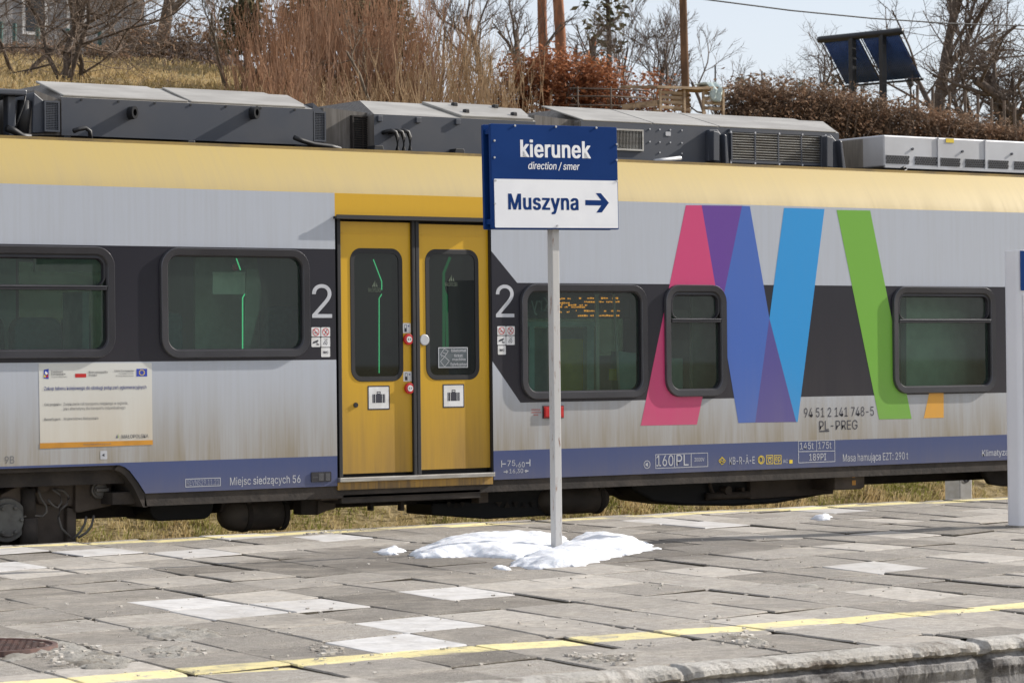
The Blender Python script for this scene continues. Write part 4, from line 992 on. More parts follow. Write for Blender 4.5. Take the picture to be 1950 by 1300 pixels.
mb.tube([fr.w(*fr.px(x, y)) for x, y in ((560, 262), (575, 268), (598, 275), (630, 279), (648, 284))], .018, 8).tube([fr.w(*fr.px(x, y)) for x, y in ((140, 250), (150, 246), (163, 244), (171, 250), (173, 266))], .016, 8)
mb.pieces('roof_cable', M['rubber'], T, smooth=True)
fr = Frame((0, .55, 0)); x0 = onY(40, 200, .55).x; z0, z1 = onY(20, 262, .55).z, onY(20, 178, .55).z
mb = MB().box(x0 - 3.4, x0, .45, 1.9, z1 - .02, z1 + .02).box(x0 - 3.4, x0 - .12, .75, 1.8, z0, z1 - .02).box(x0 - .12, x0 - .06, .5, .58, z0, z1 - .02)
pu = mb.build('roof_unit', [M['roofdark']], T, bevel=.01)
mb = MB(); mb.tube([fr.w(*fr.px(x, y), .1) for x, y in ((0, 246), (15, 252), (30, 262), (45, 264))], .025, 8).tube([fr.w(*fr.px(x, y), .06) for x, y in ((41, 184), (38, 200), (30, 222), (22, 245))], .006, 6)
mb.tube([fr.w(*fr.px(x, y), .0) for x, y in ((46, 192), (45, 220), (40, 262))], .05, 8)
mb.pieces('power_cable', M['rubber'], pu, smooth=True)

# ------------------------------------------------------------------ direction sign
def rusty(name, c, rust, lo=.60, hi=.70):
    q = N(name); v = q.coords(); q.b.inputs['Roughness'].default_value = .5
    f = q.ramp(q.noise(q.coords((40, 40, 5)), 1.0, 6, .7), lo, hi)
    q.l(q.mix(f, c, rust), q.b.inputs['Base Color']); return q.m
pb = onZ(1060, 1046); PX_, PY_ = pb.x, pb.y
SG = thing('direction_sign', 'blue and white platform sign reading kierunek and Muszyna with an arrow, on a rusty post', 'sign', (PX_, PY_, 0))
ztop_ = onY(1052, 420, PY_).z
post = MB().box(PX_ - .026, PX_ + .026, PY_ - .026, PY_ + .026, 0, ztop_ + .45).build('post', rusty('rusting_grey_paint', (.50, .49, .47), (.20, .075, .025), .57, .66), SG, bevel=.004)
sa = radians(.5); ro = .013
U = Vector((cos(sa) * cos(ro), -sin(sa) * cos(ro), sin(ro))); V = Vector((-sin(ro), 0, cos(ro)))
N0 = U.cross(V)
SF = Frame(Vector((PX_, PY_, 0)) + N0 * .062, U, V)
r = SF.rect(936, 239, 1176.5, 436.5); rw = SF.rect(941.5, 342.5, 1176, 434)
fp = MB().prism(SF, rr(*r, .008, 3), -.024, 0).build('front_panel', M['signblue'], SG, bevel=.002)
MB().prism(SF, rr(*rw, .006, 3), .0, .0025).build('white_plate', M['signwhite'], fp)
MB().prism(SF, rr(*r, .008, 3), -.102, -.080).build('back_panel', M['signblue'], SG, bevel=.002)
mb = MB()
for z0 in (r[1] + .03, r[3] - .06): mb.prism(SF, R4(r[0] + .01, z0, r[2] - .01, z0 + .03), -.08, -.024)
mb.pieces('mounting_rail', M['signblue'], SG)
put_text(MB(), SF, 'kierunek', (992, 267.5, 1123.5, 300.5), .0006, bold=.030).build('lettering', M['signwhite'], fp)
put_text(MB(), SF, 'direction / smer', (1006, 309, 1103.5, 325), .0006, slant=.2, bold=.010).build('lettering', M['signwhite'], fp)
put_text(MB(), SF, 'Muszyna', (968.5, 370, 1100, 407.5), .0031, bold=.030).build('lettering', M['signblue'], fp)
MB().flat(SF, [SF.px(880 + x / 5, 220 + y / 5) for x, y in ((1170, 855), (1322, 857), (1275, 925), (1328, 923), (1395, 832), (1318, 740), (1270, 740), (1322, 808), (1170, 805))], .0031).build('arrow', M['signblue'], fp)
mb = MB()
for x, y in ((980, 239.5), (1058, 241.5), (1135, 243.5), (941, 268), (941, 300), (1174, 275), (1174, 305), (943, 344), (1060.5, 430), (1174, 345), (942, 388)):
    u, v_ = SF.px(x, y); mb.disc(SF, u, v_, .0065, 0, .007, 0, 8)
mb.pieces('rivet', M['silver'], fp)

# ------------------------------------------------------------------ melting snow
q = N('old_snow'); v = q.coords(); q.b.inputs['Base Color'].default_value = (.86, .87, .90, 1); q.b.inputs['Roughness'].default_value = .65
q.b.inputs['Subsurface Weight'].default_value = .25; q.b.inputs['Subsurface Radius'].default_value = (.04, .05, .06); q.b.inputs['Subsurface Scale'].default_value = .3
dirt = q.ramp(q.noise(v, 38, 6, .75), .60, .74)
q.l(q.mix(q.math('MULTIPLY', dirt, .55), (.70, .715, .75), (.36, .33, .29)), q.b.inputs['Base Color'])
q.bump(q.math('ADD', q.noise(v, 60, 6, .7), q.noise(v, 12, 3)), .5, .02); M['snow'] = q.m
def inside(p, poly):
    c = False; j = len(poly) - 1
    for i in range(len(poly)):
        if (poly[i][1] > p[1]) != (poly[j][1] > p[1]) and p[0] < (poly[j][0] - poly[i][0]) * (p[1] - poly[i][1]) / (poly[j][1] - poly[i][1]) + poly[i][0]: c = not c
        j = i
    return c
def edist(p, poly):
    d = 1e9
    for i in range(len(poly)):
        a, b = poly[i], poly[(i + 1) % len(poly)]; ax, ay = b[0] - a[0], b[1] - a[1]
        t = max(0, min(1, ((p[0] - a[0]) * ax + (p[1] - a[1]) * ay) / (ax * ax + ay * ay + 1e-9))); d = min(d, hypot(p[0] - a[0] - ax * t, p[1] - a[1] - ay * t))
    return d
def snow(name, polys, H, wdt, st, label, cat, seed=0):
    G = [[(lambda t: (t.x, t.y))(onZ(*p)) for p in poly] for poly in polys]
    xs_ = [p[0] for g in G for p in g]; ys_ = [p[1] for g in G for p in g]
    x0, x1, y0, y1 = min(xs_) - .1, max(xs_) + .1, min(ys_) - .1, max(ys_) + .1
    nx_, ny_ = int((x1 - x0) / st), int((y1 - y0) / st); hh = {}
    for j in range(ny_ + 1):
        for i in range(nx_ + 1):
            x, y = x0 + st * i, y0 + st * j
            wx = x + mn.noise(Vector((x * 6, y * 6, seed))) * .07 + mn.noise(Vector((x * 19, y * 19, seed))) * .03; wy = y + mn.noise(Vector((x * 6, y * 6, seed + 7))) * .07 + mn.noise(Vector((x * 19, y * 19, seed + 3))) * .03
            s = max((edist((wx, wy), g) if inside((wx, wy), g) else -edist((wx, wy), g)) for g in G)
            if s <= -.012: continue
            h = H * (1 - exp(-max(0, s) / wdt)) * (.75 + .55 * mn.noise(Vector((x * 2.2, y * 2.2, seed + 3)))) + (.010 * mn.noise(Vector((x * 9, y * 9, seed + 5))) + .006 * mn.noise(Vector((x * 25, y * 25, seed)))) * min(1, max(0, s) / .04)
            hh[i, j] = (x, y, .002 + max(h, 0) + (min(0, s) * .8))
    idx = {k: n for n, k in enumerate(hh)}
    fs = [(idx[i, j], idx[i + 1, j], idx[i + 1, j + 1], idx[i, j + 1]) for (i, j) in hh if (i + 1, j) in idx and (i + 1, j + 1) in idx and (i, j + 1) in idx]
    # close it underneath so that it is a solid lump
    vs2 = list(hh.values()); k = len(vs2); ec = {}
    for f in fs:
        for a, b in zip(f, f[1:] + f[:1]): ec[(a, b)] = 1
    bd = [(a, b) for a, b in ec if (b, a) not in ec]
    vs2 += [(x, y, -.02) for x, y, z in hh.values()]
    fs += [(b, a, a + k, b + k) for a, b in bd]
    o = MB().add(vs2, fs).build(name, M['snow'], None, smooth=True, loc=(sum(xs_) / len(xs_), sum(ys_) / len(ys_), 0))
    props(o, label, cat); return o
snow('snow_pile', [[(778, 1058), (800, 1046), (830, 1036), (880, 1024), (935, 1021), (1000, 1019), (1075, 1024), (1085, 1040), (1040, 1052), (1005, 1056), (985, 1064), (950, 1062), (905, 1059), (860, 1061), (800, 1062)],
                   [(970, 1077), (985, 1066), (1012, 1058), (1050, 1046), (1090, 1028), (1130, 1022), (1190, 1026), (1228, 1034), (1244, 1046), (1238, 1051), (1180, 1058), (1150, 1068), (1110, 1078), (1060, 1083), (1015, 1082)]], .092, .15, .018,
     'long heap of melting white snow round the foot of the sign post', 'snow', 1)
snow('snow_lump', [[(717, 1051), (732, 1044), (757, 1043), (768, 1049), (755, 1055), (728, 1055)]], .035, .05, .012, 'small lump of snow lying left of the long snow heap', 'snow', 4)
snow('snow_lump', [[(944, 1081), (955, 1077), (970, 1078), (973, 1082), (955, 1085)]], .025, .04, .012, 'smallest crumb of snow in front of the long snow heap', 'snow', 6)
snow('snow_lump', [[(1544, 988), (1552, 983), (1570, 980), (1586, 986), (1580, 991), (1555, 991)]], .045, .05, .014, 'lump of snow lying alone near the far edge, left of the tall pylon', 'snow', 8)

# ------------------------------------------------------------------ information pylon at the right
q0 = onZ(1914.5, 1003)
PG = thing('information_pylon', 'tall silver information pylon with a blue header, cut by the right picture edge', 'pylon', (q0.x + .45, q0.y, 0))
hz = onY(1914.5, 478, q0.y).z; x0, y0 = q0.x, q0.y - .10
pl = [(x, y) for x, y in rr(x0, y0 - .06, x0 + .95, y0 + .10, .045, 6)]
MB().loops([[(x, y, .012) for x, y in pl], [(x, y, hz) for x, y in pl]], 0, True).build('casing', mat('satin_silver_pylon', (.74, .74, .77), .38, 0, (.70, .70, .73), 2), PG, bevel=.003)
pl2 = [(x, y) for x, y in rr(x0 - .015, y0 - .075, x0 + .965, y0 + .115, .05, 6)]
MB().loops([[(x, y, -.002) for x, y in pl2], [(x, y, .014) for x, y in pl2]], 0, True).build('base_plate', M['alu'], PG)
PF = Frame((0, y0 - .06, 0)); a = PF.px(1943, 516)[0]; zb_ = PF.px(1946, 553)[1]
MB().prism(PF, R4(a, zb_, x0 + .90, hz - .004), 0, .004).build('blue_header', M['signblue'], PG)
MB().prism(PF, R4(a + .02, .15, x0 + .88, zb_ - .03), 0, .004).build('front_panel', mat('pale_pylon_panel', (.55, .55, .58), .4), PG)

# ------------------------------------------------------------------ manhole cover, bottom left
mc = onZ(-38, 1237); mr = .30
q = N('rusty_cast_iron'); v = q.coords(); q.l(q.mix(q.ramp(q.noise(v, 14, 5), .35, .65), (.13, .065, .05), (.075, .045, .038)), q.b.inputs['Base Color']); q.b.inputs['Roughness'].default_value = .7
MH = thing('manhole_cover', 'round rusty red cast iron manhole cover set in the paving', 'manhole cover', (mc.x, mc.y, .0))
GF = Frame((mc.x, mc.y, .012), (1, 0, 0), (0, 1, 0))
MB().disc(GF, 0, 0, mr, -.02, 0, 0, 48).build('lid', q.m, MH)
mb = MB()
for i in range(-9, 10):
    for j in range(-9, 10):
        u, v_ = i * .031 + (j % 2) * .0155, j * .029
        if hypot(u, v_) < mr - .035: mb.prism(GF, [(u - .011, v_ - .006), (u + .011, v_ - .006), (u + .011, v_ + .006), (u - .011, v_ + .006)], 0, .006)
mb.build('raised_pattern', q.m, MH)
mb = MB(); k = 48
mb.loops([[GF.w(r_ * cos(2 * pi * i / k), r_ * sin(2 * pi * i / k), n) for i in range(k)] for r_, n in ((mr - .012, 0), (mr - .01, .008), (mr + .01, .008), (mr + .012, -.02))][::-1]); mb.build('rim', q.m, MH)
# broken mortar round it and crumbled concrete in bad joints
M['mortar'] = concrete('crumbled_mortar', (.52, .50, .46), (.42, .39, .34), (.24, .20, .15))
def crumb_patch(name, poly, H, seed, label):
    g = [(lambda t: (t.x, t.y))(onZ(*p)) for p in poly]; xs_, ys_ = zip(*g); st = .02; hh = {}
    for j in range(int((max(ys_) - min(ys_)) / st) + 1):
        for i in range(int((max(xs_) - min(xs_)) / st) + 1):
            x, y = min(xs_) + st * i, min(ys_) + st * j; wx = x + mn.noise(Vector((x * 9, y * 9, seed))) * .05
            if not inside((wx, y), g): continue
            s = edist((wx, y), g); hh[i, j] = (x, y, -.006 + min(1, s / .05) * (H + .016 * mn.noise(Vector((x * 22, y * 22, seed)))))
    idx = {k: n for n, k in enumerate(hh)}
    MB().add(hh.values(), [(idx[i, j], idx[i + 1, j], idx[i + 1, j + 1], idx[i, j + 1]) for (i, j) in hh if (i + 1, j) in idx and (i + 1, j + 1) in idx and (i, j + 1) in idx]).build(name, M['mortar'], plat, smooth=True)
crumb_patch('mortar_patch', [(0, 1216), (60, 1213), (150, 1222), (185, 1240), (262, 1252), (255, 1272), (160, 1275), (110, 1258), (100, 1245), (0, 1262)], .014, 2, '')
crumb_patch('mortar_patch', [(245, 1195), (330, 1192), (430, 1200), (440, 1212), (350, 1222), (270, 1215)], .012, 5, '')
crumb_patch('mortar_patch', [(260, 1232), (345, 1230), (400, 1246), (330, 1255), (265, 1248)], .012, 8, '')
crumb_patch('mortar_patch', [(1340, 1210), (1420, 1203), (1480, 1225), (1470, 1240), (1430, 1232)], .012, 11, '')
crumb_patch('mortar_patch', [(1060, 1243), (1130, 1245), (1230, 1252), (1180, 1270), (1090, 1262)], .012, 14, '')
crumb_patch('mortar_patch', [(1515, 1112), (1560, 1111), (1572, 1119), (1530, 1123)], .010, 17, '')
crumb_patch('mortar_patch', [(585, 1236), (640, 1230), (660, 1244), (600, 1252)], .010, 19, '')
mb = MB(); rg = random.Random(5)
def stone(x, y, s):
    k = len(mb.v); z = .004
    vs3 = [Vector((rg.gauss(0, 1), rg.gauss(0, 1), rg.gauss(0, 1))).normalized() * s * rg.uniform(.7, 1.2) for _ in range(1)]
    P8 = [(x + s * a * rg.uniform(.6, 1.1), y + s * b * rg.uniform(.6, 1.1), z + s * (c + .6) * rg.uniform(.5, .9)) for c in (-.6, .6) for a, b in ((-1, -1), (1, -1), (1, 1), (-1, 1))]
    mb.add(P8, [(0, 3, 2, 1), (4, 5, 6, 7), (0, 1, 5, 4), (1, 2, 6, 5), (2, 3, 7, 6), (3, 0, 4, 7)])
for _ in range(420):
    t = onZ(rg.uniform(-40, 1980), 1010 + 280 * rg.random() ** .8)
    if PY0 + .35 < t.y < PY1 - .1: stone(t.x, t.y, rg.choice((.003, .003, .004, .005, .008)))
for poly, n in ((((0, 1216), (200, 1230), (270, 1262), (120, 1275)), 130), (((250, 1232), (380, 1232), (400, 1252), (270, 1250)), 60), (((1340, 1210), (1420, 1205), (1480, 1235), (1420, 1236)), 90), (((1070, 1245), (1230, 1250), (1190, 1268), (1100, 1262)), 90), (((590, 1234), (650, 1232), (655, 1246), (600, 1250)), 40), (((560, 1018), (620, 1013), (700, 1010), (560, 1020)), 40)):
    g = [(lambda t: (t.x, t.y))(onZ(*p)) for p in poly]; xs_, ys_ = zip(*g); c_ = 0
    while c_ < n:
        x, y = rg.uniform(min(xs_), max(xs_)), rg.uniform(min(ys_), max(ys_)); c_ += 1
        if inside((x, y), g): stone(x, y, rg.uniform(.004, .012))
props(mb.build('gravel', mat('pale_grit', (.62, .58, .52), .9, 0, (.42, .38, .33), 3, spec=.2)), kind='stuff')

# ------------------------------------------------------------------ vegetation
def bark(name, a, b, sc=20): return mat(name, a, .9, 0, b, sc, (1, 1, .3), spec=.15)
M['bark'] = bark('grey_brown_bark', (.16, .125, .10), (.085, .067, .055))
M['barkp'] = bark('pale_bark', (.20, .165, .125), (.12, .095, .07))
M['pinebark'] = bark('reddish_pine_bark', (.42, .19, .10), (.22, .11, .07), 8)
M['willow'] = bark('orange_brown_willow_bark', (.36, .205, .12), (.24, .15, .10), 3)
M['willowp'] = bark('tan_willow_bark', (.42, .30, .18), (.28, .19, .11), 3)
M['paletwig'] = bark('pale_twig_bark', (.27, .21, .165), (.16, .125, .10), 3)
M['twig'] = bark('dark_twig_bark', (.17, .13, .105), (.10, .08, .066))
def leafmat(name, a, b, c):
    q = N(name); v = q.coords(); n1 = q.noise(v, 3.0, 3); n2 = q.noise(v, 40, 2)
    col = q.mix(q.ramp(n1, .4, .6), a, b); col = q.mix(q.ramp(n2, .5, .65), col, c)
    q.l(col, q.b.inputs['Base Color']); q.b.inputs['Roughness'].default_value = .8; q.b.inputs['Specular IOR Level'].default_value = .15
    t = q.n('BsdfTranslucent'); q.l(col, t.inputs[0]); m = q.n('MixShader'); m.inputs[0].default_value = .3
    q.l(q.b.outputs[0], m.inputs[1]); q.l(t.outputs[0], m.inputs[2]); q.l(m.outputs[0], q.out.inputs[0]); return q.m
M['beech'] = leafmat('russet_beech_leaves', (.32, .115, .045), (.20, .08, .04), (.42, .19, .08))
M['hedge'] = leafmat('brown_hedge_leaves', (.235, .14, .085), (.155, .105, .07), (.33, .215, .13))
M['needle'] = leafmat('olive_pine_needles', (.085, .082, .04), (.13, .10, .05), (.05, .062, .028))
M['straw'] = leafmat('hill_straw', (.50, .37, .19), (.34, .26, .11), (.60, .48, .30))
M['grass'] = leafmat('straw_grass', (.60, .47, .25), (.22, .23, .05), (.58, .47, .30))
def limb(mb, pts, r0, r1, sides):
    n = len(pts); mb.tube(pts, [r0 + (r1 - r0) * i / (n - 1) for i in range(n)], sides, 0, False)
def grow(tr, cr, p, d, L, r, lvl, g, P):
    last = lvl >= P['levels']; n = 5 if lvl < 2 else 4 if not last else 3
    pts = [p.copy()]; dd = d.copy()
    for i in range(n):
        dd = (dd + Vector((g.gauss(0, 1), g.gauss(0, 1), g.gauss(0, .7))) * P['wob'] + Vector((0, 0, P['up'][min(lvl, len(P['up']) - 1)]))).normalized()
        pts.append(pts[-1] + dd * (L / n))
    r1 = r * (.55 if not last else .35)
    limb(tr if lvl <= P.get('trunk_lvl', 1) else cr, pts, r, r1, 8 if r > .05 else 5 if r > .02 else 3)
    if last: return
    k = P['n'][lvl]
    for c in range(k):
        t = P['start'][min(lvl, len(P['start']) - 1)] * (1 - (c + g.random()) / k) + (c + g.random()) / k; t = min(.99, t)
        x = t * n; i = min(n - 1, int(x)); q_ = pts[i].lerp(pts[i + 1], x - i); ax = (pts[i + 1] - pts[i]).normalized()
        az = g.uniform(0, 2 * pi); o = ax.orthogonal().normalized(); o = Matrix.Rotation(az, 3, ax) @ o
        an = radians(g.uniform(*P['ang'])); nd = (ax * cos(an) + o * sin(an)).normalized()
        grow(tr, cr, q_, nd, L * P['ratio'] * g.uniform(.65, 1.15) * (1.15 - .45 * t), max(P.get('rmin', .003), (r + (r1 - r) * t) * g.uniform(.45, .65)), lvl + 1, g, P)
def ground_at(pxx, Y):
    t = onY(pxx, 300, Y); return Vector((t.x, Y, terrain(t.x, Y) - .08))
def height_to(pxx, py, Y): return onY(pxx, py, Y).z
TP = dict(levels=4, n=(5, 5, 5, 4), start=(.35, .25, .2, .2), ang=(25, 60), ratio=.62, wob=.16, up=(.05, .04, .06, .05), rmin=.0035)
def bare_tree(pxx, Y, topy, r, label, seed, lean=(0, 0), m='bark', mt='twig', group='bare trees on the hill', name='bare_tree', stems=1, **kw):
    P = {**TP, **kw}; g = random.Random(seed); b = ground_at(pxx, Y); H = height_to(pxx, topy, Y) - b.z
    tr, cr = MB(), MB()
    for s in range(stems):
        d = Vector((lean[0] + (g.gauss(0, .35) if stems > 1 else 0), lean[1] + (g.gauss(0, .35) if stems > 1 else 0), 1)).normalized()
        grow(tr, cr, b + Vector((g.gauss(0, .12) if s else 0, g.gauss(0, .12) if s else 0, 0)), d, H * P.get('trunk', .6) * (1 if s == 0 else g.uniform(.7, 1)), r * (1 if s == 0 else .75), 0, g, P)
    o = thing(name, label, 'tree', b, group); tr.build('trunk', M[m], o, smooth=True); cr.build('crown', M[mt], o); return o
WD = dict(ang=(30, 75), wob=.24, ratio=.66)
bare_tree(130, 17.5, -420, .048, 'wide bare fruit tree with dark tangled limbs in front of the grey house', 21, stems=5, trunk=.60, mt='paletwig', **{**WD, 'rmin': .0028, 'n': (8, 6, 5, 5), 'start': (.12, .2, .2, .2), 'ratio': .74, 'ang': (35, 80)})
bare_tree(40, 19, -300, .04, 'bare tree at the far left, behind the wide fruit tree', 22, stems=2, **{**WD, 'ratio': .72, 'n': (5, 5, 5, 4), 'rmin': .003}, mt='paletwig')
bare_tree(447, 18, -120, .045, 'slim pale bare tree with two stems rising from the grass left of the willow thicket', 23, stems=2, m='barkp', mt='barkp', ang=(18, 40), trunk=.65)
bare_tree(301, 33, -160, .16, 'dark trunk of a tall tree standing beyond the grey house', 24, lean=(.03, 0), trunk=.9, wob=.05)
for i, (x, Y, ty, r, lb, kw) in enumerate((
    (715, 15.5, -30, .028, 'pale forked sapling in front of the willow thicket, above the middle roof unit', dict(m='barkp', mt='barkp', n=(4, 4, 3, 3))),
    (835, 19, -60, .03, 'thin bare tree at the right end of the willow thicket', dict(ang=(15, 35))),
    (872, 20, -120, .035, 'thin grey bare tree halfway between the willow thicket and the pines', dict(ang=(15, 40))),
    (915, 17, 0, .028, 'pale slender tree leaning left, nearest the russet bush', dict(m='barkp', mt='barkp', lean=(-.1, 0))),
    (945, 24, -150, .07, 'bare tree with a dark straight stem just left of the pines', dict(ang=(20, 50))),
    (1012, 22, -150, .075, 'bare tree with a forked grey trunk hard against the left pine', dict(ang=(20, 50), lean=(-.05, 0))),
    (1120, 25, -130, .10, 'bare tree with wide crooked boughs right of the pines', dict(ang=(35, 70), wob=.2)),
    (1188, 18, -60, .035, 'twiggy young tree growing through the right end of the russet bush', dict(ang=(15, 38), stems=3)),
    (1246, 19, -40, .035, 'fine twiggy tree between the russet bush and the wooden pole', dict(ang=(15, 40), stems=3)),
    (1332, 18, -90, .045, 'slim bare tree just right of the wooden pole', dict(ang=(18, 45), stems=2)),
    (1655, 27, 0, .11, 'old apple tree with a crooked trunk behind the solar collector', dict(lean=(-.3, 0), ang=(35, 75), wob=.24, stems=4, n=(7, 6, 6, 4), ratio=.68)),
    (1795, 21, -190, .115, 'tall straight dark trunked tree right of the solar collector', dict(ang=(35, 65), trunk=.8, wob=.12, n=(11, 7, 6, 5), start=(.2, .2, .2, .2))),
    (1714, 26, 95, .06, 'low round headed bare tree under the right edge of the solar collector', dict(ang=(35, 70), trunk=.5)),
    (1878, 20, -60, .05, 'thin tree leaning left between the tall trunk and the picture edge', dict(lean=(-.22, 0))),
    (1962, 18.5, -60, .13, 'gnarled tree with a thick bent trunk at the right picture edge', dict(lean=(-.45, 0), ang=(30, 70), wob=.22, stems=3, n=(7, 6, 6, 4), ratio=.68)))):
    bare_tree(x, Y, ty, r, lb, 40 + i, **kw)
# a copy-pale row of small trees far behind, seen between the stems
# pines: bare reddish trunks, crowns above the picture
def leaf_cloud(mb, pts, n, spread, size, g, flat=.7):
    for _ in range(n):
        c = g.choice(pts); p = Vector((c[0] + g.gauss(0, spread), c[1] + g.gauss(0, spread), c[2] + g.gauss(0, spread * flat)))
        a = Vector((g.gauss(0, 1), g.gauss(0, 1), g.gauss(0, 1))).normalized(); b = a.orthogonal().normalized(); s = size * g.uniform(.6, 1.3); a = a * s; b = b * s * .55
        mb.add([p - a, p + b, p + a, p - b], [(0, 1, 2, 3)])
for i, (x, Y, r, lb) in enumerate(((1042, 24, .085, 'pine with a bare reddish trunk, the left and thinner of the pair'), (1070, 23.4, .098, 'pine with a bare reddish trunk, the right and thicker of the pair'))):
    g = random.Random(70 + i); b = ground_at(x, Y); o = thing('pine_tree', lb, 'tree', b, 'pine trees')
    mb = MB(); pts = [b + Vector((g.gauss(0, .02) - .03 * k, 0, k * 1.2)) for k in range(8)]; limb(mb, pts, r * 1.15, r * .7, 10)
    mb.build('trunk', M['pinebark'], o, smooth=True)
    mb = MB(); cl = []
    for k in range(16):
        q_ = pts[-1] + Vector((0, 0, -g.random() * 2.2)); d = Vector((g.gauss(0, 1), g.gauss(0, 1), .35)).normalized(); e = q_ + d * g.uniform(.8, 1.8); limb(mb, [q_, (q_ + e) / 2 + Vector((0, 0, .1)), e], .03, .008, 4); cl += [e, (q_ + e) / 2]
    mb.build('bough', M['pinebark'], o); mb = MB(); leaf_cloud(mb, cl, 1800, .28, .06, g); mb.build('crown', M['needle'], o)
# dark evergreens over the thicket, drooping pine bough near the pole
for x, Y, ty, wd, n, lb in ((700, 24, -60, 1.0, 5200, 'broad dark evergreen showing above the middle of the willow thicket'), (470, 25, 5, .4, 1300, 'brownish evergreen behind the slim pale tree'), (610, 26, -50, .8, 3000, 'dark evergreen showing above the left of the willow thicket'), (1158, 21, -140, .28, 650, 'drooping olive green pine between the pair of pines and the wooden pole')):
    g = random.Random(int(x)); b = ground_at(x, Y); H = height_to(x, ty, Y) - b.z; o = thing('evergreen_tree', lb, 'tree', b, 'evergreen trees')
    mb = MB(); limb(mb, [b, b + Vector((.05, 0, H * .5)), b + Vector((0, 0, H))], .07, .02, 7); mb.build('trunk', M['bark'], o)
    cl = []; mb = MB()
    for k in range(46):
        t = g.uniform(.38, 1.05); rad = wd * (1.25 - t * .75) * g.uniform(.4, 1.1); az = g.uniform(0, 2 * pi); c = b + Vector((rad * cos(az), rad * sin(az), H * t - .25 * rad)); cl.append(c)
        for s in (.4, .75): cl.append(b + Vector((rad * s * cos(az), rad * s * sin(az), H * t)))
    leaf_cloud(mb, cl, n, .14, .075, g); mb.build('crown', M['needle'], o)
# willow thicket
def willow(x, Y, ty, nst, spread, lb, seed, m):
    g = random.Random(seed); b = ground_at(x, Y); H = height_to(x, ty, Y) - b.z; mb = MB()
    for s in range(int(nst * .72)):
        p = b + Vector((g.gauss(0, spread * .45), g.gauss(0, .25), 0)); p.z = terrain(p.x, p.y) - .05
        L = H * g.uniform(.35, 1.08) * 1.02; d = Vector(((p.x - b.x) * .22 + g.gauss(0, .20), g.gauss(0, .2), 1)).normalized()
        pts = [p]; n = 6
        for k in range(n):
            d = (d + Vector((g.gauss(0, .05), g.gauss(0, .05), .05))).normalized(); pts.append(pts[-1] + d * L / n)
        r = g.uniform(.006, .012); limb(mb, pts, r, .0025, 3)
        for k in range(g.randint(3, 6)):
            i = g.randint(1, n - 1); q_ = pts[i].lerp(pts[i + 1], g.random()); e = (d + Vector((g.gauss(0, .22), g.gauss(0, .22), .1))).normalized(); l = L * g.uniform(.2, .45)
            limb(mb, [q_, q_ + e * l * .5 + Vector((g.gauss(0, .01), 0, 0)), q_ + e * l + Vector((0, 0, .05))], r * .5, .002, 3)
    o = mb.build('willow_shrub', M[m], None, loc=b); props(o, lb, 'shrub', 'willow shrubs in the thicket')
for i, a in enumerate(((520, 16, 25, 190, .75, 'leftmost willow shrub of the thicket, beside the slim pale tree', 'willow'), (585, 17, -5, 230, .85, 'tall orange brown willow shrub second from the left in the thicket', 'willow'), (650, 16.5, -15, 230, .85, 'orange brown willow shrub in the middle of the thicket, left of the forked sapling', 'willow'),
                       (712, 17.5, -20, 220, .85, 'willow shrub directly behind the forked sapling', 'willow'), (770, 16.5, 10, 190, .8, 'last orange brown willow shrub at the right of the thicket', 'willow'), (830, 17, 45, 120, .75, 'sparse tan willow shrub right of the thicket', 'willowp'), (895, 16, 80, 90, .75, 'low tan willow shrub between the thicket and the russet bush', 'willowp'), (545, 14.6, 110, 120, .7, 'short willow shrub at the front left of the thicket', 'willow'), (800, 14.8, 120, 110, .9, 'short tan willow shrub at the front right of the thicket', 'willowp'), (960, 15, 120, 80, .6, 'low tan willow shrub at the left foot of the russet bush', 'willowp'))):
    willow(*a[:6], 90 + i, a[6])
# russet beech bushes
def leafy_bush(name, x0, x1, Y, prof, n, size, m, lb, cat, seed, dep=.9, group=None, stems=40, cullv=-.2):
    g = random.Random(seed); b = ground_at((x0 + x1) / 2, Y); o = thing(name, lb, cat, b, group); L, S = MB(), MB()
    def top(x):
        for (a, ya), (c, yc) in zip(prof, prof[1:]):
            if a <= x <= c: return ya + (yc - ya) * (x - a) / (c - a)
        return prof[-1][1]
    for _ in range(n):
        x = g.uniform(x0, x1); yy_ = Y + g.uniform(-dep, dep); t = onY(x, top(x), Y); z0 = terrain(t.x, yy_); H = max(.1, (t.z - z0))
        f = g.random() ** .75; zz = z0 + H * f
        nz = mn.noise(Vector((t.x * 2.6, yy_ * 2.6, zz * 2.6)))
        if nz < cullv + .3 * (f > .9): continue
        p = Vector((t.x + g.gauss(0, .05), yy_, zz + g.gauss(0, .08)))
        a = Vector((g.gauss(0, 1), g.gauss(0, 1), g.gauss(0, 1))).normalized(); c = a.orthogonal().normalized(); s = size * g.uniform(.6, 1.3); a *= s; c *= s * .6
        L.add([p - a, p + c, p + a, p - c], [(0, 1, 2, 3)])
    for _ in range(stems):
        x = g.uniform(x0, x1); yy_ = Y + g.uniform(-dep, dep) * .8; t = onY(x, top(x), Y); z0 = terrain(t.x, yy_); H = max(.15, t.z - z0) * g.uniform(.6, 1.08)
        p = Vector((t.x, yy_, z0)); e = p + Vector((g.gauss(0, .15), g.gauss(0, .15), H)); limb(S, [p, (p + e) / 2 + Vector((g.gauss(0, .06), 0, 0)), e], .009, .003, 3)
        for k in range(4):
            q_ = p.lerp(e, g.uniform(.35, .95)); limb(S, [q_, q_ + Vector((g.gauss(0, .12), g.gauss(0, .12), g.uniform(.05, .25)))], .004, .002, 3)
    L.build('foliage', M[m], o); S.build('stems', M['twig'], o); return o
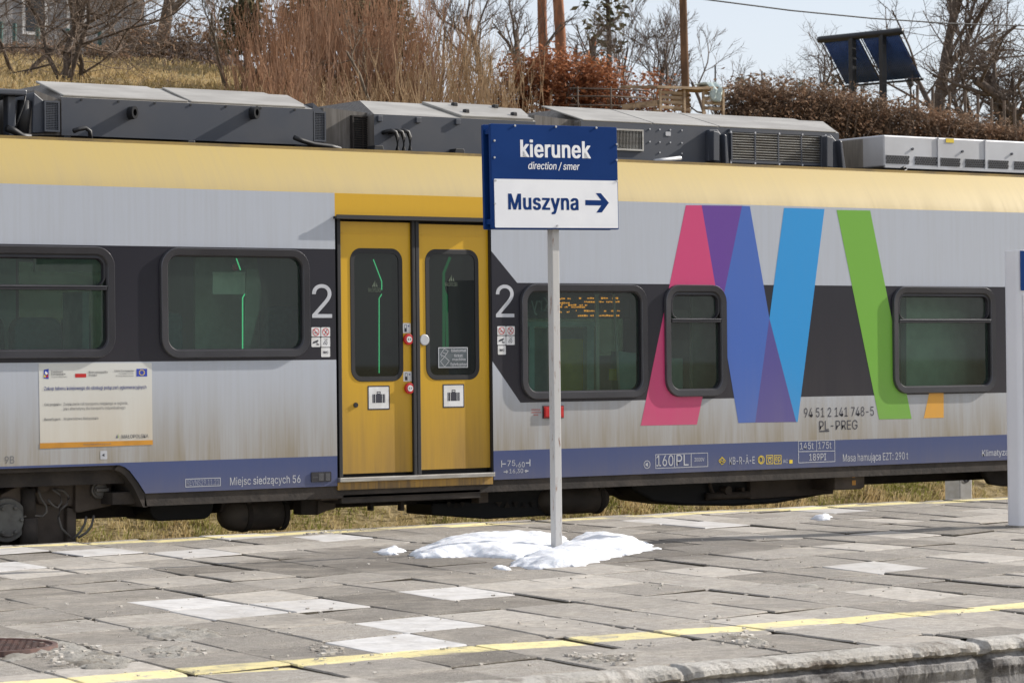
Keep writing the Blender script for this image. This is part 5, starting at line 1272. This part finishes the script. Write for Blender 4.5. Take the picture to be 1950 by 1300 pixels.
leafy_bush('beech_bush', 985, 1130, 17.5, ((985, 150), (1000, 105), (1050, 95), (1090, 100), (1130, 125)), 9500, .042, 'beech', 'largest russet leaved beech bush, at the foot of the pair of pines', 'bush', 1, .7, 'russet beech bushes')
leafy_bush('beech_bush', 1105, 1190, 17, ((1105, 130), (1140, 112), (1165, 125), (1190, 155)), 4600, .038, 'beech', 'russet beech bush between the largest one and the pallet crate', 'bush', 2, .6, 'russet beech bushes')
leafy_bush('beech_bush', 1185, 1262, 16.5, ((1185, 160), (1215, 140), (1240, 145), (1262, 165)), 2300, .036, 'beech', 'small bright orange beech bush just left of the pallet crate', 'bush', 3, .5, 'russet beech bushes', 30)
leafy_bush('beech_bush', 925, 990, 18, ((925, 150), (960, 128), (990, 120)), 1100, .034, 'beech', 'thin russet beech bush at the left end of the russet bushes', 'bush', 4, .5, 'russet beech bushes', 30)
leafy_bush('hedge', 1385, 1990, 14.2, ((1385, 172), (1400, 163), (1450, 160), (1560, 175), (1650, 192), (1760, 214), (1860, 238), (1990, 268)), 40000, .033, 'hedge', 'long clipped brown leaved hedge running down behind the silver roof unit', 'hedge', 5, .42, None, 520, -.6)
leafy_bush('hedge', 225, 440, 29, ((225, 66), (300, 38), (380, 40), (440, 50)), 3000, .05, 'hedge', 'brownish garden hedge right of the grey house, on top of the grass slope', 'hedge', 6, .5, None, 160)
leafy_bush('hedge', -40, 235, 27.5, ((-40, 105), (80, 98), (235, 92)), 1500, .05, 'hedge', 'low dark hedge along the green wire fence in front of the grey house', 'hedge', 7, .4, None, 120)
for x, Y, ty, lb in ((1413, 34, 148, 'tiny young spruce beyond the left end of the hedge'), (1531, 32, 158, 'young spruce beyond the middle of the hedge, left of the solar collector'), (1588, 30, 142, 'bushier young spruce just left of the solar collector posts')):
    g = random.Random(x); b = ground_at(x, Y); o = thing('young_spruce', lb, 'tree', b, 'young spruces'); H = height_to(x, ty, Y) - b.z; mb = MB()
    cl = [b + Vector((.38 * H * (1 - t) * .6 * cos(k), .38 * H * (1 - t) * .6 * sin(k), H * t)) for k in range(0, 60) for t in (((k * 37) % 60) / 60,)]
    leaf_cloud(mb, cl, 900, .07, .06, g); mb.build('crown', M['needle'], o); mb = MB(); limb(mb, [b, b + Vector((0, 0, H))], .04, .01, 5); mb.build('trunk', M['bark'], o)
# undergrowth and grass
mb = MB(); g = random.Random(3)
for _ in range(6500):
    x = g.uniform(470, 1420); Y = g.uniform(12.0, 17.5); b = ground_at(x, Y); L = g.uniform(.2, .75) * (.5 + .8 * max(0, mn.noise(b * .8) + .4)); d = Vector((g.gauss(0, .45), g.gauss(0, .45), 1)).normalized()
    limb(mb, [b, b + d * L * .55, b + d * L + Vector((g.gauss(0, .08), g.gauss(0, .08), -.04))], .005, .002, 3)
props(mb.build('undergrowth', M['willowp']), kind='stuff')
def blades(n, fx, hmin, hmax, wdt, name, gm='grass'):
    mb = MB(); g = random.Random(n)
    for _ in range(n):
        x, y = fx(g); z = terrain(x, y)
        if mn.noise(Vector((x * 1.7, y * 1.7, 2))) < -.25 and g.random() < .6: continue
        h = g.uniform(hmin, hmax) * (.8 + .6 * mn.noise(Vector((x * .9, y * .9, 8)))); az = g.uniform(0, 2 * pi); lx, ly = g.gauss(0, .55) * h, (g.gauss(0, .4) - .45) * h
        ox, oy = cos(az) * wdt, sin(az) * wdt
        mb.add([(x - ox, y - oy, z - .01), (x + ox, y + oy, z - .01), (x + ox * .6 + lx * .45, y + oy * .6 + ly * .45, z + h * .65), (x - ox * .6 + lx * .45, y - oy * .6 + ly * .45, z + h * .65), (x + lx, y + ly, z + h * (.85 - .3 * abs(ly / h)))], [(0, 1, 2, 3), (3, 2, 4)])
    return props(mb.build(name, M[gm]), kind='stuff')
blades(34000, lambda g: (g.uniform(8.5, 21.5), g.uniform(4.5, 6.8)), .06, .22, .006, 'grass')
blades(6000, lambda g: (g.uniform(21, 34), g.uniform(4.5, 7.5)), .08, .26, .008, 'grass')
def hillspot(g):
    x = g.uniform(-20, 520); Y = g.uniform(15, 28); t = onY(x, 200, Y); return t.x, Y
blades(9000, hillspot, .06, .20, .012, 'grass', 'straw')

# ------------------------------------------------------------------ things on the hill
# solar collector
Yc = 22.0; A0 = onY(1563, 76, Yc); zc_ = (A0 - CAM).dot(FW)
hd = (RT * 1.25 - FW * 1.16); hd.z = 0; hlen = 1.72; hd.normalize()
dn = Vector((hd.y, -hd.x, 0)); dn = dn if dn.dot(RT) > 0 else -dn
B0 = A0 + hd * hlen; dv = dn * .66 + Vector((0, 0, -.72)); top = thing('solar_collector', 'dark blue evacuated tube solar collector on two black posts beyond the hedge', 'solar collector', ((A0 + B0) / 2).to_tuple()[:2] + (terrain(*((A0 + B0) / 2).to_tuple()[:2]),))
M['darksteel'] = mat('dark_steel', (.03, .032, .036), .45, .3); M['vtube'] = mat('blue_vacuum_tube', (.02, .06, .20), .18, .1, (.03, .08, .25), 4)
MB().tube([A0 - hd * .05, A0, B0, B0 + hd * .05], [.055, .062, .062, .055], 14).build('manifold_pipe', M['darksteel'], top, smooth=True)
nt = 42
for i in range(nt):
    if i in (20, 21): continue
    s = .05 + (hlen - .1) * (i + .5) / nt; p = A0 + hd * s - Vector((0, 0, .03)); MB().tube([p, p + dv], .0172, 8, 0, True).build('vacuum_tube', M['vtube'], top, smooth=True)
mb = MB(); alu_ = []
for s in (.02, hlen * .485, hlen * .515, hlen - .02): p = A0 + hd * s - Vector((0, 0, .06)); mb.tube([p, p + dv * 1.03], .014, 4)
mb.tube([A0 + dv * 1.03 - Vector((0, 0, .05)), B0 + dv * 1.03 - Vector((0, 0, .05))], .022, 6); mb.build('rack', M['darksteel'], top)
for s in (.40, .78):
    p = A0 + hd * (hlen * s); z0 = terrain(p.x, p.y); MB().box(p.x - .05, p.x + .05, p.y - .05, p.y + .05, z0 - .1, p.z).build('post', M['darksteel'], top, bevel=.008)
# wooden pole and overhead wire
b = ground_at(1309, 14.5); WP = thing('wooden_pole', 'weathered brown wooden utility pole left of the hedge', 'pole', b)
tp = onY(1296, -160, 14.5); mb = MB(); limb(mb, [b, b.lerp(tp, .33), b.lerp(tp, .66), tp], .062, .052, 10); mb.build('shaft', bark('weathered_pole_wood', (.20, .115, .065), (.11, .065, .04), 6), WP, smooth=True)
mb = MB(); mb.box(tp.x - .4, tp.x + .4, tp.y - .04, tp.y + .04, tp.z - .35, tp.z - .27); mb.build('crossarm', M['bark'], WP)
w0, w1 = onY(1345, 0, 9), onY(1950, 50, 9); dv2 = (w1 - w0); mb = MB()
mb.tube([w0 + dv2 * t + Vector((0, 0, .25 * ((t - .5) ** 2) - .06)) for t in (-1.5, -1, -.5, 0, .25, .5, .75, 1, 1.5, 2)], .009, 6)
props(mb.build('overhead_wire', M['rubber'], None, smooth=True, loc=w0), 'thin dark overhead wire crossing the sky at the upper right', 'wire')
# crate of pallet boards
M['wood'] = mat('weathered_board', (.42, .31, .20), .85, 0, (.24, .17, .11), 5, (1, 1, 4), spec=.2)
Yp = 13.2; fr = Frame((0, Yp, 0)); pc = fr.px(1318, 200); CR = thing('pallet_crate', 'compost crate knocked together from weathered pallet boards', 'crate', (pc[0], Yp, terrain(pc[0], Yp)))
def board(x0, y0, x1, y1, n, name='board'):
    a = fr.rect(x0, y0, x1, y1); MB().prism(fr, R4(*a), n - .022, n).build(name, M['wood'], CR, bevel=.003)
for x0, x1, n in ((1256, 1302, 0), (1303, 1338, -.25), (1341, 1377, 0)):
    for y in (174, 183, 192, 202): board(x0, y + (x0 - 1256) * .02, x1, y + 6 + (x0 - 1256) * .02, n)
for x in (1254, 1300, 1336, 1374): board(x, 170, x + 4, 222, .025, 'upright')
a = fr.rect(1246, 167, 1352, 172)
MB().hull8([(a[0], Yp - .06, a[1]), (a[2], Yp - .06, a[1] + .02), (a[2], Yp + .75, a[1] + .10), (a[0], Yp + .75, a[1] + .07)], [(a[0], Yp - .06, a[3]), (a[2], Yp - .06, a[3] + .02), (a[2], Yp + .75, a[3] + .10), (a[0], Yp + .75, a[3] + .07)]).build('lid', M['wood'], CR, bevel=.004)
a = fr.rect(1342, 166, 1384, 169); MB().box(a[0], a[2], Yp - .03, Yp + .6, a[1], a[3]).build('lid', M['wood'], CR)
mb = MB()
for k in range(4): z = pc[1] - .42 + k * .13; mb.box(fr.px(1256, 190)[0] - .02, fr.px(1256, 190)[0], Yp + .02, Yp + .8, z, z + .075)
mb.build('side_boards', M['wood'], CR)
# plastic sheet hanging over the crate
mb = MB(); G_ = {}
pts = [(1347, 160), (1352, 157), (1360, 157), (1368, 160)]
for j in range(9):
    for i in range(7):
        x = 1348 + i * 3.4 + (j > 3) * 1.2 * (j - 3) * .4; y = 160 + j * 4.6
        if j < 3: p = onY(x, 164, Yp) + Vector((0, .30 - j * .13, .03 + .03 * sin(i * 2.1 + j)))
        else: p = onY(x, y - 2 - (i in (0, 6)) * 2, Yp) + Vector((0, -.05 - .035 * sin(i * 1.9 + j * .8), 0))
        G_[i, j] = p
mb.add([G_[i, j] for j in range(9) for i in range(7)], [(j * 7 + i, j * 7 + i + 1, (j + 1) * 7 + i + 1, (j + 1) * 7 + i) for j in range(8) for i in range(6)])
ps = mb.build('plastic_sheet', mat('cloudy_plastic', (.52, .60, .56), .35, 0, (.40, .47, .45), 14), None, smooth=True, loc=onY(1360, 175, Yp)); props(ps, 'crumpled pale green plastic sheet hanging over the pallet crate', 'plastic sheet')
so = ps.modifiers.new('solid', 'SOLIDIFY'); so.thickness = .004
# pipe railing by the russet bush
fr = Frame((0, 14.2, 0)); c0 = fr.px(1180, 200); PR = thing('pipe_railing', 'rusty brown pipe railing below the russet bushes', 'railing', (c0[0], 14.2, terrain(c0[0], 14.2)))
for a in (((1085, 168), (1165, 170), (1232, 173), (1243, 178), (1249, 215)), ((1085, 183), (1165, 184), (1244, 187)), ((1085, 200), (1165, 201), (1246, 204))):
    MB().tube([fr.w(*fr.px(*p)) for p in a], .011, 7).build('rail', M['bark'], PR, smooth=True)
for x in (1100, 1163): MB().tube([fr.w(*fr.px(x, 165)), fr.w(*fr.px(x + 1, 235))], .012, 7).build('upright', M['bark'], PR, smooth=True)
# fences
def fence(name, lb, posts, Y, rad, m, wires, mw):
    c0 = ground_at(posts[0][0], Y); F_ = thing(name, lb, 'fence', c0); tops = []
    for x, yt in posts:
        b = ground_at(x, Y); t = onY(x, yt, Y); MB().tube([b, t], rad, 6).build('post', M[m], F_); tops.append((b, t))
    mb = MB()
    for (b, t), (b2, t2) in zip(tops, tops[1:]):
        for k in wires: mb.tube([b.lerp(t, k), b2.lerp(t2, k)], mw, 3, 0, False)
        n = max(2, int((b2 - b).length / .25))
        for i in range(n): mb.tube([b.lerp(b2, i / n), t.lerp(t2, i / n)], mw * .8, 3, 0, False)
    mb.build('wire_mesh', M['darksteel'], F_)
M['greenpost'] = mat('green_post_paint', (.02, .085, .075), .5)
fence('wire_fence', 'tall thin wire mesh fence against the sky beyond the left end of the hedge', ((1272, 120), (1362, 125), (1451, 136), (1543, 148), (1640, 160), (1740, 172)), 26, .016, 'darksteel', (.45, .7, .98), .0016)
fence('garden_fence', 'garden fence of dark wooden posts behind the right end of the hedge', ((1747, 163), (1776, 168), (1808, 175), (1838, 173), (1862, 180), (1888, 188), (1912, 192), (1932, 196)), 17.5, .026, 'twig', (.5, .75, .95), .003)
fence('wire_fence', 'green wire fence in front of the grey house', ((-60, 40), (2, 42), (28, 45), (72, 50), (130, 55), (190, 58), (240, 62)), 29.5, .04, 'greenpost', (.2, .5, .95), .006)
# lamp on a thin pole
b = ground_at(1734, 24); t = onY(1734, 166, 24); GL = thing('garden_lamp', 'small dark lamp on a thin pole under the solar collector', 'lamp', b)
MB().tube([b, t], .02, 6).build('pole', M['darksteel'], GL); MB().tube([t, t + Vector((0, 0, .05)), t + Vector((0, 0, .16)), t + Vector((0, 0, .2))], [.03, .07, .06, .02], 8).build('lamp_head', M['darksteel'], GL)
# grey house and pale house
M['render'] = concrete('grey_render', (.36, .36, .37), (.30, .30, .31), (.25, .24, .23)); M['roof_t'] = mat('dark_roof_tiles', (.07, .05, .045), .8)
M['housewin'] = mat('dark_house_window', (.02, .025, .03), .1)
def house(name, lb, x0, x1, Y, dep, h, m, wins):
    a = ground_at(x0, Y); c = ground_at(x1, Y); z0 = min(a.z, c.z) - .4; H_ = thing(name, lb, 'house', ((a.x + c.x) / 2, Y, z0)); zt = z0 + .4 + h
    mb = MB().box(a.x, c.x, Y, Y + dep, z0, zt); mb.add([(a.x, Y, zt), (a.x, Y + dep, zt), (a.x, Y + dep / 2, zt + 2)], [(0, 2, 1)]); mb.add([(c.x, Y, zt), (c.x, Y + dep, zt), (c.x, Y + dep / 2, zt + 2)], [(0, 1, 2)])
    mb.build('wall', M[m], H_)
    r_ = MB(); o = .4
    for s in (-1, 1):
        ye = Y + dep / 2 + s * (dep / 2 + o); ze = zt - 2 * o / (dep / 2)
        r_.hull8([(a.x - o, Y + dep / 2, zt + 2.02), (c.x + o, Y + dep / 2, zt + 2.02), (c.x + o, ye, ze + .02), (a.x - o, ye, ze + .02)], [(a.x - o, Y + dep / 2, zt + 2.2), (c.x + o, Y + dep / 2, zt + 2.2), (c.x + o, ye, ze + .2), (a.x - o, ye, ze + .2)])
    r_.build('roof', M['roof_t'], H_)
    F_ = Frame((0, Y, 0))
    for u0, u1, v0, v1 in wins:
        X0_, X1_ = a.x + (c.x - a.x) * u0, a.x + (c.x - a.x) * u1; w_ = MB().prism(F_, R4(X0_, z0 + .4 + h * v0, X1_, z0 + .4 + h * v1), -.02, .03).build('window', M['white'], H_)
        MB().prism(F_, R4(X0_ + .06, z0 + .46 + h * v0, X1_ - .06, z0 + .34 + h * v1), .03, .034).build('pane', M['housewin'], w_)
house('house', 'grey rendered house behind the wide fruit tree at the upper left', -60, 278, 33, 7, 4.6, 'render', ((.30, .44, .25, .62), (.55, .66, .25, .62)))
M['pale_render'] = mat('white_render', (.62, .63, .66), .8)
house('house', 'distant white house glimpsed between the garden hedge and the bare trees', 318, 520, 62, 8, 3.2, 'pale_render', ((.2, .35, .3, .7), (.6, .75, .3, .7)))
# kilometre stone
Yk = 4.25; t = onY(1852, 940, Yk); x0, x1 = onY(1827.5, 915, Yk).x, onY(1851, 915, Yk).x; zt = onY(1840, 889, Yk).z; KS = thing('kilometre_post', 'white concrete kilometre post with a black 5 beyond the train', 'kilometre post', ((x0 + x1) / 2, Yk + .1, -.5))
# it stands turned so that two faces show
MB().box(x0, x1, Yk, Yk + .22, -.75, zt).build('stone', M['white'], KS, bevel=.01)
lettering(Frame((0, Yk, 0)), '5', (1834, 897, 1845, 918), M['ink'], KS, n=.004, name='numeral', bold=.02)
